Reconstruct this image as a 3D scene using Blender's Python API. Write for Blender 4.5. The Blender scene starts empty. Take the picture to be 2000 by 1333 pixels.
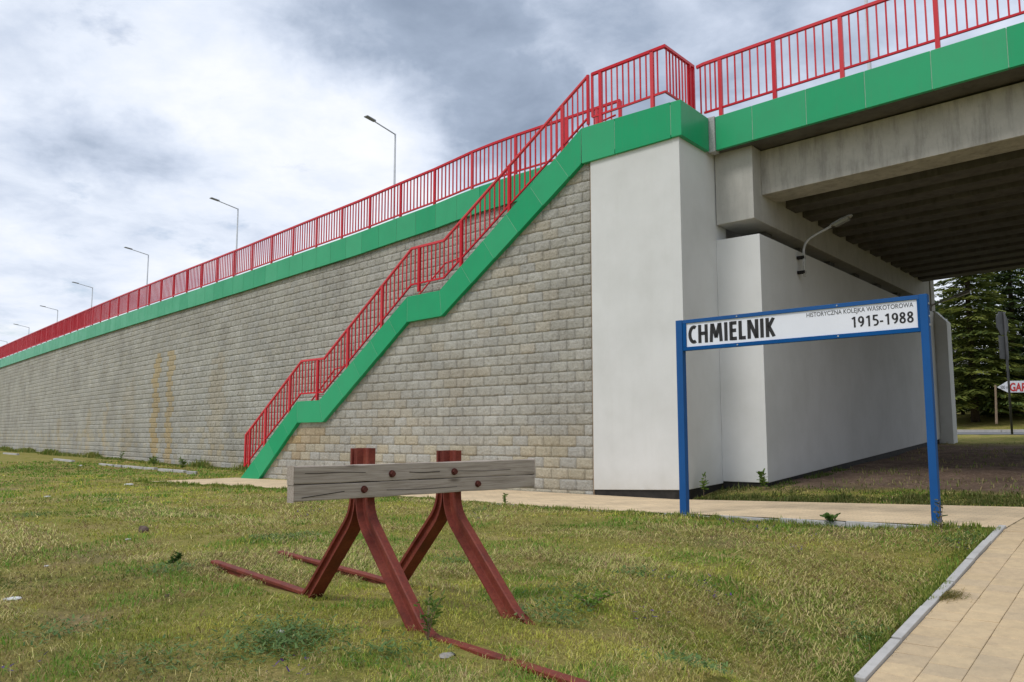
import bpy, bmesh, math, random
import numpy as np
from mathutils import Vector, Matrix
random.seed(7); np.random.seed(7)
SC = bpy.context.scene
COL = SC.collection
R = math.radians

# ------------------------------------------------------------------ camera
cam = bpy.data.cameras.new('camera'); camo = bpy.data.objects.new('camera', cam); COL.objects.link(camo)
cam.sensor_width = 36; cam.lens = 36 * 1614 / 2000
cam.clip_start = 0.05; cam.clip_end = 6000
camo.location = (0, 0, 1.35); camo.rotation_euler = (R(90 + 6.486), 0, 0)
SC.camera = camo
SC.view_settings.view_transform = 'Standard'; SC.view_settings.look = 'None'
SC.view_settings.exposure = 0.15; SC.view_settings.gamma = 1.0
SC.view_settings.use_curve_mapping = False

# ------------------------------------------------------------------ sun and sky
SUN_DIR = Vector((-0.62, -0.42, 1.0)).normalized()      # towards the sun
sl = bpy.data.lights.new('sun', 'SUN'); sl.energy = 1.5; sl.angle = R(16); sl.color = (1.0, 0.96, 0.9)
so = bpy.data.objects.new('sun', sl); COL.objects.link(so); so.location = (-20, -15, 40)
so.rotation_euler = SUN_DIR.to_track_quat('Z', 'Y').to_euler()

def px_dir(x, y):
    a = math.atan((850 - 666.5) / 1614); dx = (x - 1000) / 1614; dv = -(y - 666.5) / 1614
    return Vector((dx, math.cos(a) - dv * math.sin(a), math.sin(a) + dv * math.cos(a)))

world = bpy.data.worlds.new('World'); SC.world = world; world.use_nodes = True
nt = world.node_tree; nt.nodes.clear()
def N(tree, typ, **kw):
    n = tree.nodes.new(typ)
    for k, v in kw.items():
        if k.startswith('i_'):
            n.inputs[int(k[2:]) if k[2:].isdigit() else k[2:].replace('_', ' ')].default_value = v
        else: setattr(n, k, v)
    return n
def L(tree, a, b): tree.links.new(a, b)
def M(tree, op, a=None, b=None, c=None, clamp=False):
    n = tree.nodes.new('ShaderNodeMath'); n.operation = op; n.use_clamp = clamp
    for i, v in enumerate((a, b, c)):
        if v is None: continue
        if isinstance(v, (int, float)): n.inputs[i].default_value = v
        else: tree.links.new(v, n.inputs[i])
    return n.outputs[0]
def ramp(tree, fac, stops, interp='LINEAR'):
    n = tree.nodes.new('ShaderNodeValToRGB'); cr = n.color_ramp; cr.interpolation = interp
    while len(cr.elements) < len(stops): cr.elements.new(0.5)
    for e, (p, c) in zip(cr.elements, stops):
        e.position = p; e.color = (*c, 1) if len(c) == 3 else c
    tree.links.new(fac, n.inputs[0]); return n.outputs[0]
def mixc(tree, fac, a, b, mode='MIX'):
    n = tree.nodes.new('ShaderNodeMix'); n.data_type = 'RGBA'; n.blend_type = mode
    for sock, v in ((n.inputs[0], fac), (n.inputs[6], a), (n.inputs[7], b)):
        if isinstance(v, (int, float)): sock.default_value = v
        elif isinstance(v, tuple): sock.default_value = (*v, 1) if len(v) == 3 else v
        else: tree.links.new(v, sock)
    return n.outputs[2]

sky = N(nt, 'ShaderNodeTexSky', sky_type='NISHITA', sun_disc=False)
sky.sun_elevation = math.asin(SUN_DIR.z); sky.sun_rotation = math.atan2(SUN_DIR.x, SUN_DIR.y) % (2 * math.pi)
tc = N(nt, 'ShaderNodeTexCoord')
nrm = N(nt, 'ShaderNodeVectorMath', operation='NORMALIZE'); L(nt, tc.outputs['Generated'], nrm.inputs[0])
sep = N(nt, 'ShaderNodeSeparateXYZ'); L(nt, nrm.outputs[0], sep.inputs[0])
den = M(nt, 'ADD', M(nt, 'MAXIMUM', sep.outputs[2], 0.0), 0.22)
cmb = N(nt, 'ShaderNodeCombineXYZ')
L(nt, M(nt, 'DIVIDE', sep.outputs[0], den), cmb.inputs[0]); L(nt, M(nt, 'DIVIDE', sep.outputs[1], den), cmb.inputs[1])
nz1 = N(nt, 'ShaderNodeTexNoise', i_Scale=1.5, i_Detail=9.0, i_Roughness=0.55, i_Distortion=0.35)
mp = N(nt, 'ShaderNodeMapping'); mp.inputs['Location'].default_value = (3.1, 1.7, 0.4); L(nt, cmb.outputs[0], mp.inputs[0]); L(nt, mp.outputs[0], nz1.inputs['Vector'])
nz2 = N(nt, 'ShaderNodeTexNoise', i_Scale=5.5, i_Detail=8.0, i_Roughness=0.6, i_Distortion=0.2); L(nt, mp.outputs[0], nz2.inputs['Vector'])
# darker cloud bellies standing in the sky in front of the camera
nzd = N(nt, 'ShaderNodeTexNoise', i_Scale=4.0, i_Detail=6.0, i_Roughness=0.6); L(nt, nrm.outputs[0], nzd.inputs['Vector'])
wv = N(nt, 'ShaderNodeVectorMath', operation='SUBTRACT'); L(nt, nzd.outputs['Color'], wv.inputs[0]); wv.inputs[1].default_value = (.5, .5, .5)
ws = N(nt, 'ShaderNodeVectorMath', operation='SCALE'); L(nt, wv.outputs[0], ws.inputs[0]); ws.inputs['Scale'].default_value = 0.22
wa = N(nt, 'ShaderNodeVectorMath', operation='ADD'); L(nt, nrm.outputs[0], wa.inputs[0]); L(nt, ws.outputs[0], wa.inputs[1])
def blob(x, y, rad, sx=1.0, sz=1.0):
    d = px_dir(x, y).normalized()
    s = N(nt, 'ShaderNodeVectorMath', operation='SUBTRACT'); L(nt, wa.outputs[0], s.inputs[0]); s.inputs[1].default_value = d
    m = N(nt, 'ShaderNodeVectorMath', operation='MULTIPLY'); L(nt, s.outputs[0], m.inputs[0]); m.inputs[1].default_value = (1 / sx, 1, 1 / sz)
    l = N(nt, 'ShaderNodeVectorMath', operation='LENGTH'); L(nt, m.outputs[0], l.inputs[0])
    mr = N(nt, 'ShaderNodeMapRange', interpolation_type='SMOOTHSTEP'); L(nt, l.outputs['Value'], mr.inputs[0])
    mr.inputs[1].default_value = rad; mr.inputs[2].default_value = rad * 0.25; mr.inputs[3].default_value = 0; mr.inputs[4].default_value = 1
    return mr.outputs[0]
blobs = [blob(840, 60, .16, 1.6, .7), blob(1000, 205, .17, 1.0, .9), blob(1250, 120, .2, 1.5, .9), blob(1700, 60, .26, 1.5, 1),
         blob(240, 265, .11, 1.5, .6), blob(1060, 260, .12, 1, .8)]
wts = [.38, .40, .26, .22, .24, .24]
dk = None
for b, w_ in zip(blobs, wts):
    t_ = M(nt, 'MULTIPLY', b, w_); dk = t_ if dk is None else M(nt, 'MAXIMUM', dk, t_)
val = M(nt, 'ADD', M(nt, 'MULTIPLY', nz1.outputs[0], 0.62), M(nt, 'MULTIPLY', nz2.outputs[0], 0.48))   # ~0.55
val = M(nt, 'ADD', M(nt, 'MULTIPLY', M(nt, 'SUBTRACT', val, 0.55), 1.2), 0.635)
val = M(nt, 'SUBTRACT', val, dk, clamp=True)
ccol = ramp(nt, val, [(0.0, (.20, .255, .35)), (0.28, (.35, .42, .54)), (0.48, (.58, .65, .78)), (0.62, (.73, .79, .90)), (0.78, (.86, .89, .95)), (1.0, (.97, .975, .985))])
bgc = N(nt, 'ShaderNodeBackground', i_Strength=1.0); L(nt, ccol, bgc.inputs[0])
bgs = N(nt, 'ShaderNodeBackground', i_Strength=0.12); L(nt, sky.outputs[0], bgs.inputs[0])
nz3 = N(nt, 'ShaderNodeTexNoise', i_Scale=3.0, i_Detail=7.0, i_Roughness=0.6); L(nt, mp.outputs[0], nz3.inputs['Vector'])
cov = ramp(nt, M(nt, 'ADD', nz3.outputs[0], dk), [(0.30, (0.35, 0.35, 0.35)), (0.44, (1, 1, 1))])
mxs = N(nt, 'ShaderNodeMixShader'); L(nt, cov, mxs.inputs[0]); L(nt, bgs.outputs[0], mxs.inputs[1]); L(nt, bgc.outputs[0], mxs.inputs[2])
wo = N(nt, 'ShaderNodeOutputWorld'); L(nt, mxs.outputs[0], wo.inputs[0])

# ------------------------------------------------------------------ local frame: u along the stair wall, g away from the viewer
TH = R(50.2)
U2 = np.array([math.sin(TH), -math.cos(TH)]); G2 = np.array([math.cos(TH), math.sin(TH)])
O2 = np.array([1.842, 18.857])
ROT = math.atan2(U2[1], U2[0])
def W(u, g, z=0.0):
    p = O2 + u * U2 + g * G2
    return Vector((p[0], p[1], z))
def to_ug(x, y):
    dx = x - O2[0]; dy = y - O2[1]
    return dx * U2[0] + dy * U2[1], dx * G2[0] + dy * G2[1]
def at_px(x, y, Y):
    d = px_dir(x, y); k = Y / d.y
    return Vector((d.x * k, Y, 1.35 + d.z * k))

# ------------------------------------------------------------------ materials
def mat(name, color=(.5, .5, .5), rough=.6, spec=.5, metal=0.0):
    m = bpy.data.materials.new(name); m.use_nodes = True
    b = m.node_tree.nodes['Principled BSDF']
    b.inputs['Base Color'].default_value = (*color, 1); b.inputs['Roughness'].default_value = rough
    b.inputs['Specular IOR Level'].default_value = spec; b.inputs['Metallic'].default_value = metal
    m['b'] = 1
    return m, m.node_tree, b
def pos(tree):
    g = tree.nodes.new('ShaderNodeNewGeometry'); return g.outputs['Position']
def noise(tree, vec, scale, detail=5, rough=.6, sc=None, dist=0):
    n = N(tree, 'ShaderNodeTexNoise', i_Scale=scale, i_Detail=float(detail), i_Roughness=rough, i_Distortion=dist)
    if sc:
        mm = N(tree, 'ShaderNodeMapping'); mm.inputs['Scale'].default_value = sc; L(tree, vec, mm.inputs[0]); vec = mm.outputs[0]
    L(tree, vec, n.inputs['Vector']); return n.outputs[0]
def bump(tree, b, h, strength=.3, dist=.01):
    n = N(tree, 'ShaderNodeBump', i_Strength=strength, i_Distance=dist); L(tree, h, n.inputs['Height']); L(tree, n.outputs[0], b.inputs['Normal'])
def base_noise(name, c0, c1, scale, rough=.7, detail=6, sc=None, bstr=.2, bscale=None, spec=.3, lo=.35, hi=.65):
    m, t, b = mat(name, c0, rough, spec)
    f = noise(t, pos(t), scale, detail, .65, sc)
    L(t, ramp(t, f, [(lo, c0), (hi, c1)]), b.inputs['Base Color'])
    if bstr: bump(t, b, noise(t, pos(t), bscale or scale * 12, 6), bstr)
    return m

def paint(name, c, rough, c2=None, dirt=.25, spec=.5):
    m, t, b = mat(name, c, rough, spec)
    c2 = c2 or tuple(x * .8 for x in c)
    f = noise(t, pos(t), 1.7, 6, .6)
    oi = N(t, 'ShaderNodeObjectInfo')
    col = mixc(t, ramp(t, f, [(.4, (0, 0, 0)), (.7, (1, 1, 1))]), c, c2)
    hv = N(t, 'ShaderNodeHueSaturation'); L(t, col, hv.inputs['Color'])
    L(t, M(t, 'ADD', M(t, 'MULTIPLY', oi.outputs['Random'], .14), .93), hv.inputs['Value'])
    L(t, M(t, 'ADD', M(t, 'MULTIPLY', oi.outputs['Random'], -.08), 1.02), hv.inputs['Saturation'])
    st = noise(t, pos(t), 2.0, 8, .7, (6, 6, .5))
    L(t, mixc(t, M(t, 'MULTIPLY', ramp(t, st, [(.52, (0, 0, 0)), (.75, (1, 1, 1))]), dirt), hv.outputs[0], (.18, .17, .14)), b.inputs['Base Color'])
    L(t, M(t, 'ADD', M(t, 'MULTIPLY', f, .25), rough - .12), b.inputs['Roughness'])
    bump(t, b, noise(t, pos(t), 40, 3), .06, .004)
    return m
M_green = paint('green panel', (.008, .345, .138), .36, (.010, .32, .130), .10, .30)
M_red = paint('red paint', (.62, .013, .026), .4, (.55, .011, .022), .08, .3)
M_blue = paint('blue paint', (.001, .078, .27), .55, (.001, .07, .245), .03, .14)
M_joint = base_noise('panel joint', (.20, .40, .27), (.30, .46, .34), 8, .8, bstr=0)
M_white = paint('sign white', (.72, .74, .80), .35, (.69, .71, .77), .03)
M_black = mat('print black', (.012, .011, .011), .5)[0]
M_grey = mat('print grey', (.075, .08, .085), .5)[0]
M_rprint = mat('print red', (.55, .03, .03), .5)[0]
M_steel = base_noise('galvanised steel', (.30, .31, .31), (.48, .48, .47), 30, .5, bstr=.1, spec=.5)
M_dark = mat('dark gap', (.018, .017, .016), .9, .1)[0]
M_plinth = base_noise('bitumen plinth', (.012, .011, .010), (.030, .027, .024), 6, .7, bstr=.3)
M_post = base_noise('lamp post grey', (.42, .44, .46), (.50, .52, .54), 3, .5, bstr=0)
M_lamphead = mat('lamp head', (.26, .27, .28), .5)[0]
M_glass = mat('lamp lens', (.22, .22, .20), .25)[0]
M_rubber = base_noise('rubber seal', (.02, .02, .02), (.04, .04, .04), 9, .8, bstr=0)

def plaster(name, c0, c1):
    m, t, b = mat(name, c0, .85, .2)
    f = noise(t, pos(t), .9, 7, .62)
    col = ramp(t, f, [(.32, c1), (.62, c0)])
    st = noise(t, pos(t), 1.3, 8, .7, (3.5, 3.5, .35))
    col = mixc(t, M(t, 'MULTIPLY', ramp(t, st, [(.5, (0, 0, 0)), (.78, (1, 1, 1))]), .06), col, (.30, .28, .22))
    # splashed dirt rising from the ground
    sp = N(t, 'ShaderNodeSeparateXYZ'); L(t, pos(t), sp.inputs[0])
    gf = M(t, 'SUBTRACT', 1.0, M(t, 'MULTIPLY', M(t, 'SUBTRACT', sp.outputs[2], .2), 1.6), clamp=True)
    col = mixc(t, M(t, 'MULTIPLY', M(t, 'MULTIPLY', gf, gf), M(t, 'MULTIPLY', noise(t, pos(t), 5, 6), .42)), col, (.34, .30, .21))
    L(t, col, b.inputs['Base Color'])
    bump(t, b, noise(t, pos(t), 160, 4), .25, .003)
    return m
M_plaster = plaster('pale render', (.66, .665, .655), (.60, .605, .59))
def concrete(name, c0, c1, stain=.5):
    m, t, b = mat(name, c0, .85, .25)
    f = noise(t, pos(t), 1.6, 8, .65)
    col = ramp(t, f, [(.3, c1), (.65, c0)])
    st = noise(t, pos(t), 2.2, 9, .7, (2.2, 2.2, .35))
    col = mixc(t, M(t, 'MULTIPLY', ramp(t, st, [(.46, (0, 0, 0)), (.68, (1, 1, 1))]), stain), col, tuple(x * .42 for x in c1))
    f2 = noise(t, pos(t), 14, 6, .7)
    col = mixc(t, M(t, 'MULTIPLY', ramp(t, f2, [(.56, (0, 0, 0)), (.7, (1, 1, 1))]), .22), col, tuple(x * .5 for x in c1))
    L(t, col, b.inputs['Base Color'])
    bump(t, b, noise(t, pos(t), 45, 7, .7), .35, .006)
    return m
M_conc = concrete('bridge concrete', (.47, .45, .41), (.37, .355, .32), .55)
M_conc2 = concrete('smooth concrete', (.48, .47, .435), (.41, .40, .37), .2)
M_conc3 = concrete('weathered shaded soffit', (.13, .122, .112), (.09, .084, .076), .45)  # weathered concrete, darkened below its own tone to paint in underdeck shade
M_kerb = concrete('kerb concrete', (.50, .485, .465), (.40, .39, .375), .25)

def block_mat():
    m, t, b = mat('split face block', (.36, .35, .31), .92, .15)
    at = N(t, 'ShaderNodeAttribute', attribute_name='Col'); oi = N(t, 'ShaderNodeObjectInfo')
    col = mixc(t, 1.0, at.outputs['Color'], oi.outputs['Color'], 'MULTIPLY')
    f = noise(t, pos(t), 22, 8, .7)
    col = mixc(t, 1.0, col, ramp(t, f, [(.28, (.70, .70, .69)), (.5, (1, 1, 1)), (.72, (1.2, 1.19, 1.17))]), 'MULTIPLY')
    f2 = noise(t, pos(t), .55, 6, .6)
    col = mixc(t, 1.0, col, ramp(t, f2, [(.34, (.84, .83, .82)), (.62, (1.06, 1.06, 1.05))]), 'MULTIPLY')
    st = noise(t, pos(t), 1.2, 8, .7, (2, 2, .28))
    col = mixc(t, M(t, 'MULTIPLY', ramp(t, st, [(.56, (0, 0, 0)), (.74, (1, 1, 1))]), .35), col, (.17, .16, .135))
    L(t, col, b.inputs['Base Color'])
    bump(t, b, M(t, 'ADD', noise(t, pos(t), 60, 8, .75), M(t, 'MULTIPLY', noise(t, pos(t), 11, 5, .6), 2.6)), 1.0, .022)
    return m
M_block = block_mat()
M_mortar = base_noise('joint mortar', (.34, .325, .285), (.40, .385, .345), 9, .95, bstr=0)  # mortar tone of the core behind the block joints

def paver_mat():
    m, t, b = mat('sandy paver', (.5, .39, .25), .85, .2)
    oi = N(t, 'ShaderNodeObjectInfo')
    at = N(t, 'ShaderNodeAttribute', attribute_name='rnd')
    r = M(t, 'FRACT', M(t, 'ADD', oi.outputs['Random'], at.outputs['Fac']))
    col = ramp(t, r, [(0, (.53, .405, .25)), (.45, (.57, .44, .275)), (.8, (.52, .40, .255)), (1, (.48, .38, .255))])
    f = noise(t, pos(t), 9, 7, .7)
    col = mixc(t, 1.0, col, ramp(t, f, [(.3, (.84, .84, .86)), (.6, (1.05, 1.04, 1.02))]), 'MULTIPLY')
    f3 = noise(t, pos(t), 220, 3, .6)
    col = mixc(t, 1.0, col, ramp(t, f3, [(.35, (.86, .86, .86)), (.65, (1.1, 1.1, 1.1))]), 'MULTIPLY')
    f2 = noise(t, pos(t), 1.1, 6, .6)
    col = mixc(t, M(t, 'MULTIPLY', ramp(t, f2, [(.5, (0, 0, 0)), (.72, (1, 1, 1))]), .3), col, (.34, .28, .19))
    L(t, col, b.inputs['Base Color']); bump(t, b, noise(t, pos(t), 240, 4), .3, .003)
    return m
M_paver = paver_mat()
M_bed = base_noise('sand joint', (.30, .25, .20), (.40, .335, .26), 30, .95, bstr=.4)
def pave_mat():   # the far cross pavement: pieces too small to tell apart
    m, t, b = mat('small pavers', (.5, .4, .27), .85, .2)
    tcn = N(t, 'ShaderNodeTexCoord')
    br = N(t, 'ShaderNodeTexBrick', i_Scale=1.0); br.inputs['Color1'].default_value = (.70, .545, .35, 1); br.inputs['Color2'].default_value = (.62, .485, .32, 1)
    br.inputs['Mortar'].default_value = (.44, .36, .25, 1); br.inputs['Mortar Size'].default_value = .004; br.inputs['Brick Width'].default_value = .2; br.inputs['Row Height'].default_value = .1
    mm = N(t, 'ShaderNodeMapping'); mm.inputs['Rotation'].default_value = (0, 0, -ROT); L(t, pos(t), mm.inputs[0]); L(t, mm.outputs[0], br.inputs['Vector'])
    f2 = noise(t, pos(t), 1.3, 7, .65)
    col = mixc(t, 1.0, br.outputs['Color'], ramp(t, f2, [(.32, (.80, .79, .79)), (.62, (1.05, 1.04, 1.03))]), 'MULTIPLY')
    L(t, col, b.inputs['Base Color']); bump(t, b, noise(t, pos(t), 200, 4), .3, .003)
    return m
M_pave = pave_mat()
M_asphalt = base_noise('asphalt', (.13, .13, .135), (.19, .19, .195), 20, .9, bstr=.3)

def wood_mat():
    m, t, b = mat('grey timber', (.3, .28, .25), .85, .2)
    tcn = N(t, 'ShaderNodeTexCoord'); v = tcn.outputs['Object']
    oi = N(t, 'ShaderNodeObjectInfo')
    off = N(t, 'ShaderNodeVectorMath', operation='ADD'); L(t, v, off.inputs[0])
    cc = N(t, 'ShaderNodeCombineXYZ'); L(t, M(t, 'MULTIPLY', oi.outputs['Random'], 7.0), cc.inputs[2]); L(t, cc.outputs[0], off.inputs[1])
    mm = N(t, 'ShaderNodeMapping'); mm.inputs['Rotation'].default_value = (0, 0, -math.atan2(.645, .764)); L(t, off.outputs[0], mm.inputs[0])
    v = mm.outputs[0]
    g1 = noise(t, v, 9, 8, .62, (.35, 9, 9), .4); g2 = noise(t, v, 40, 6, .65, (.12, 6, 6))
    col = ramp(t, g1, [(.25, (.20, .165, .135)), (.46, (.345, .295, .252)), (.60, (.415, .36, .312)), (.80, (.315, .27, .23))])
    col = mixc(t, 1.0, col, ramp(t, g2, [(.3, (.86, .85, .84)), (.6, (1.05, 1.05, 1.04))]), 'MULTIPLY')
    kn = N(t, 'ShaderNodeTexVoronoi', i_Scale=2.2); m2 = N(t, 'ShaderNodeMapping'); m2.inputs['Scale'].default_value = (1, 3, 3); L(t, v, m2.inputs[0]); L(t, m2.outputs[0], kn.inputs['Vector'])
    col = mixc(t, ramp(t, kn.outputs['Distance'], [(.04, (.75, .75, .75)), (.16, (0, 0, 0))]), col, (.11, .085, .065))
    L(t, col, b.inputs['Base Color'])
    bump(t, b, M(t, 'ADD', g1, M(t, 'MULTIPLY', g2, .6)), .5, .006)
    return m
M_wood = wood_mat()
M_crack = mat('timber crack', (.035, .03, .026), .95, .1)[0]
def rail_mat():
    m, t, b = mat('red oxide rail', (.17, .03, .025), .6, .3)
    f = noise(t, pos(t), 5, 8, .68)
    col = ramp(t, f, [(.28, (.085, .017, .010)), (.5, (.175, .031, .019)), (.64, (.21, .048, .027)), (.8, (.24, .09, .045))])
    f2 = noise(t, pos(t), 60, 5, .7)
    col = mixc(t, 1.0, col, ramp(t, f2, [(.3, (.7, .7, .7)), (.6, (1.1, 1.1, 1.1))]), 'MULTIPLY')
    L(t, col, b.inputs['Base Color']); bump(t, b, f2, .25, .003)
    L(t, M(t, 'ADD', M(t, 'MULTIPLY', f, .4), .42), b.inputs['Roughness'])
    return m
M_rail = rail_mat()
M_bolt = base_noise('rusty bolt', (.07, .018, .014), (.13, .035, .025), 60, .65, bstr=.2)

def vcol_mat(name, rough=.7, trans=0.35, spec=.25):
    m, t, b = mat(name, (.1, .1, .1), rough, spec)
    at = N(t, 'ShaderNodeAttribute', attribute_name='Col'); L(t, at.outputs['Color'], b.inputs['Base Color'])
    if trans:
        tr = N(t, 'ShaderNodeBsdfTranslucent'); L(t, at.outputs['Color'], tr.inputs[0])
        mx = N(t, 'ShaderNodeMixShader'); mx.inputs[0].default_value = trans
        L(t, b.outputs[0], mx.inputs[1]); L(t, tr.outputs[0], mx.inputs[2])
        L(t, mx.outputs[0], t.nodes['Material Output'].inputs[0])
    return m
M_blade = vcol_mat('grass blades', .65, .3)
M_leaf = vcol_mat('leaves', .6, .3)
M_bark = base_noise('bark', (.05, .035, .025), (.10, .075, .055), 12, .9, bstr=.6)
M_stone = base_noise('stone', (.20, .18, .16), (.36, .34, .31), 14, .9, bstr=.5)
M_clod = base_noise('clod', (.07, .045, .035), (.15, .11, .09), 14, .95, bstr=.6)
M_pale = base_noise('pale scrap', (.50, .50, .48), (.66, .66, .64), 14, .8, bstr=.2)
M_roof = base_noise('roof sheet', (.17, .16, .165), (.23, .22, .22), 3, .7, bstr=.2)
M_house = base_noise('house render', (.50, .46, .38), (.58, .53, .45), 2, .9, bstr=.1)
M_win = mat('window glass', (.03, .035, .04), .1)[0]
M_signback = base_noise('sign back', (.055, .056, .058), (.085, .086, .09), 3, .55, bstr=0)
M_stake = base_noise('stake wood', (.20, .14, .09), (.30, .22, .15), 12, .9, bstr=.3)

# ------------------------------------------------------------------ object helpers
ORG = {}
def tag(o, label, cat, group=None):
    o['label'] = label; o['category'] = cat
    if group: o['group'] = group
    return o
def thing(name, loc, label, cat, group=None):
    o = bpy.data.objects.new(name, None); COL.objects.link(o); o.location = loc; o.empty_display_size = .3
    ORG[o] = Vector(loc); return tag(o, label, cat, group)
def link(o, parent=None, world=None):
    COL.objects.link(o)
    wl = Vector(world) if world is not None else (ORG[parent] if parent else Vector((0, 0, 0)))
    if parent: o.parent = parent; o.location = wl - ORG[parent]
    else: o.location = wl
    ORG[o] = wl; return o
class MB:
    def __init__(s): s.v = []; s.f = []
    def add(s, vs, fs):
        n = len(s.v); s.v += [Vector(v) for v in vs]; s.f += [tuple(i + n for i in f) for f in fs]; return s
    def box8(s, p):   # bottom 4 ccw, top 4
        return s.add(p, [(3, 2, 1, 0), (4, 5, 6, 7), (0, 1, 5, 4), (1, 2, 6, 5), (2, 3, 7, 6), (3, 0, 4, 7)])
    def box(s, u0, u1, g0, g1, z0, z1):
        return s.box8([W(u0, g0, z0), W(u1, g0, z0), W(u1, g1, z0), W(u0, g1, z0), W(u0, g0, z1), W(u1, g0, z1), W(u1, g1, z1), W(u0, g1, z1)])
    def prism(s, a, b):   # two matching outlines
        n = len(a); return s.add(list(a) + list(b), [tuple(range(n))[::-1], tuple(range(n, 2 * n))] + [(i, (i + 1) % n, n + (i + 1) % n, n + i) for i in range(n)])
    def tube(s, pts, r, n=8):
        pts = [Vector(p) for p in pts]; rs = r if isinstance(r, (list, tuple)) else [r] * len(pts); rings = []
        for i, p in enumerate(pts):
            t = (pts[min(i + 1, len(pts) - 1)] - pts[max(i - 1, 0)]).normalized()
            a = t.orthogonal() if abs(t.z) > .9 else Vector((0, 0, 1)).cross(t); a.normalize(); b = t.cross(a)
            rings.append([p + (a * math.cos(2 * math.pi * k / n) + b * math.sin(2 * math.pi * k / n)) * rs[i] for k in range(n)])
        vs = [v for q in rings for v in q]; fs = []
        for i in range(len(pts) - 1):
            for k in range(n): fs.append((i * n + k, i * n + (k + 1) % n, (i + 1) * n + (k + 1) % n, (i + 1) * n + k))
        fs += [tuple(range(n))[::-1], tuple(range((len(pts) - 1) * n, len(pts) * n))]
        return s.add(vs, fs)
    def bar(s, pts, wg, hz, gdir=None):  # square section bar along a polyline, wg across, hz vertical
        pts = [Vector(p) for p in pts]; rings = []
        for i, p in enumerate(pts):
            t = (pts[min(i + 1, len(pts) - 1)] - pts[max(i - 1, 0)])
            side = Vector((t.y, -t.x, 0)); side.normalize(); up = Vector((0, 0, 1))
            rings.append([p + side * a * wg / 2 + up * b * hz / 2 for a, b in ((-1, -1), (1, -1), (1, 1), (-1, 1))])
        vs = [v for q in rings for v in q]; fs = []
        for i in range(len(pts) - 1):
            for k in range(4): fs.append((i * 4 + k, i * 4 + (k + 1) % 4, (i + 1) * 4 + (k + 1) % 4, (i + 1) * 4 + k))
        m = (len(pts) - 1) * 4; fs += [(3, 2, 1, 0), (m, m + 1, m + 2, m + 3)]
        return s.add(vs, fs)
    def mesh(s, name, m, org, bevel=0, smooth=False):
        me = bpy.data.meshes.new(name); me.from_pydata([v - org for v in s.v], [], s.f)
        bm = bmesh.new(); bm.from_mesh(me)
        if bevel:
            ed = [e for e in bm.edges if len(e.link_faces) == 2 and e.calc_face_angle(0) > .5]
            bmesh.ops.bevel(bm, geom=ed, offset=bevel, segments=2, affect='EDGES', profile=.6, clamp_overlap=True)
        bmesh.ops.recalc_face_normals(bm, faces=bm.faces)
        for f in bm.faces: f.smooth = smooth
        bm.to_mesh(me); bm.free(); me.materials.append(m); return me
    def done(s, name, m, parent=None, bevel=0, smooth=False, org=None, kind=None):
        o0 = ORG[parent] if parent else (Vector(org) if org is not None else sum(s.v, Vector()) / len(s.v))
        o = bpy.data.objects.new(name, s.mesh(name, m, o0, bevel, smooth)); link(o, parent, o0)
        if kind: o['kind'] = kind
        return o
def piece(name, me, parent, world, rz=0, color=None):
    o = bpy.data.objects.new(name, me); link(o, parent, world); o.rotation_euler = (0, 0, rz)
    if color: o.color = color
    return o
def np_mesh(name, V, F, m, col=None, extra=None, smooth=False):
    me = bpy.data.meshes.new(name); F = np.asarray(F, np.int32)
    nv, nf, k = len(V), len(F), F.shape[1]
    me.vertices.add(nv); me.vertices.foreach_set('co', np.asarray(V, np.float32).ravel())
    me.loops.add(nf * k); me.loops.foreach_set('vertex_index', F.ravel())
    me.polygons.add(nf); me.polygons.foreach_set('loop_start', np.arange(0, nf * k, k, dtype=np.int32))
    me.update(calc_edges=True)
    if col is not None:
        a = me.attributes.new('Col', 'FLOAT_COLOR', 'POINT'); c = np.ones((nv, 4), np.float32); c[:, :3] = col; a.data.foreach_set('color', c.ravel())
    for k_, v_ in (extra or {}).items():
        a = me.attributes.new(k_, 'FLOAT', 'POINT'); a.data.foreach_set('value', np.asarray(v_, np.float32))
    if smooth: me.polygons.foreach_set('use_smooth', np.ones(nf, bool))
    me.materials.append(m); return me
_lat = np.random.rand(256, 256)
def vnoise(x, y):
    x0 = np.floor(x).astype(int); y0 = np.floor(y).astype(int); fx = x - x0; fy = y - y0
    fx = fx * fx * (3 - 2 * fx); fy = fy * fy * (3 - 2 * fy)
    g = lambda i, j: _lat[i & 255, j & 255]
    return (g(x0, y0) * (1 - fx) + g(x0 + 1, y0) * fx) * (1 - fy) + (g(x0, y0 + 1) * (1 - fx) + g(x0 + 1, y0 + 1) * fx) * fy
def fbm(x, y, o=4):
    s = 0; a = .5; t = 0
    for i in range(o): s = s + a * vnoise(x * 2 ** i + 17.3 * i, y * 2 ** i + 5.1 * i); t += a; a *= .5
    return s / t
def sstep(a, b, x): t = np.clip((x - a) / (b - a), 0, 1); return t * t * (3 - 2 * t)

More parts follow.
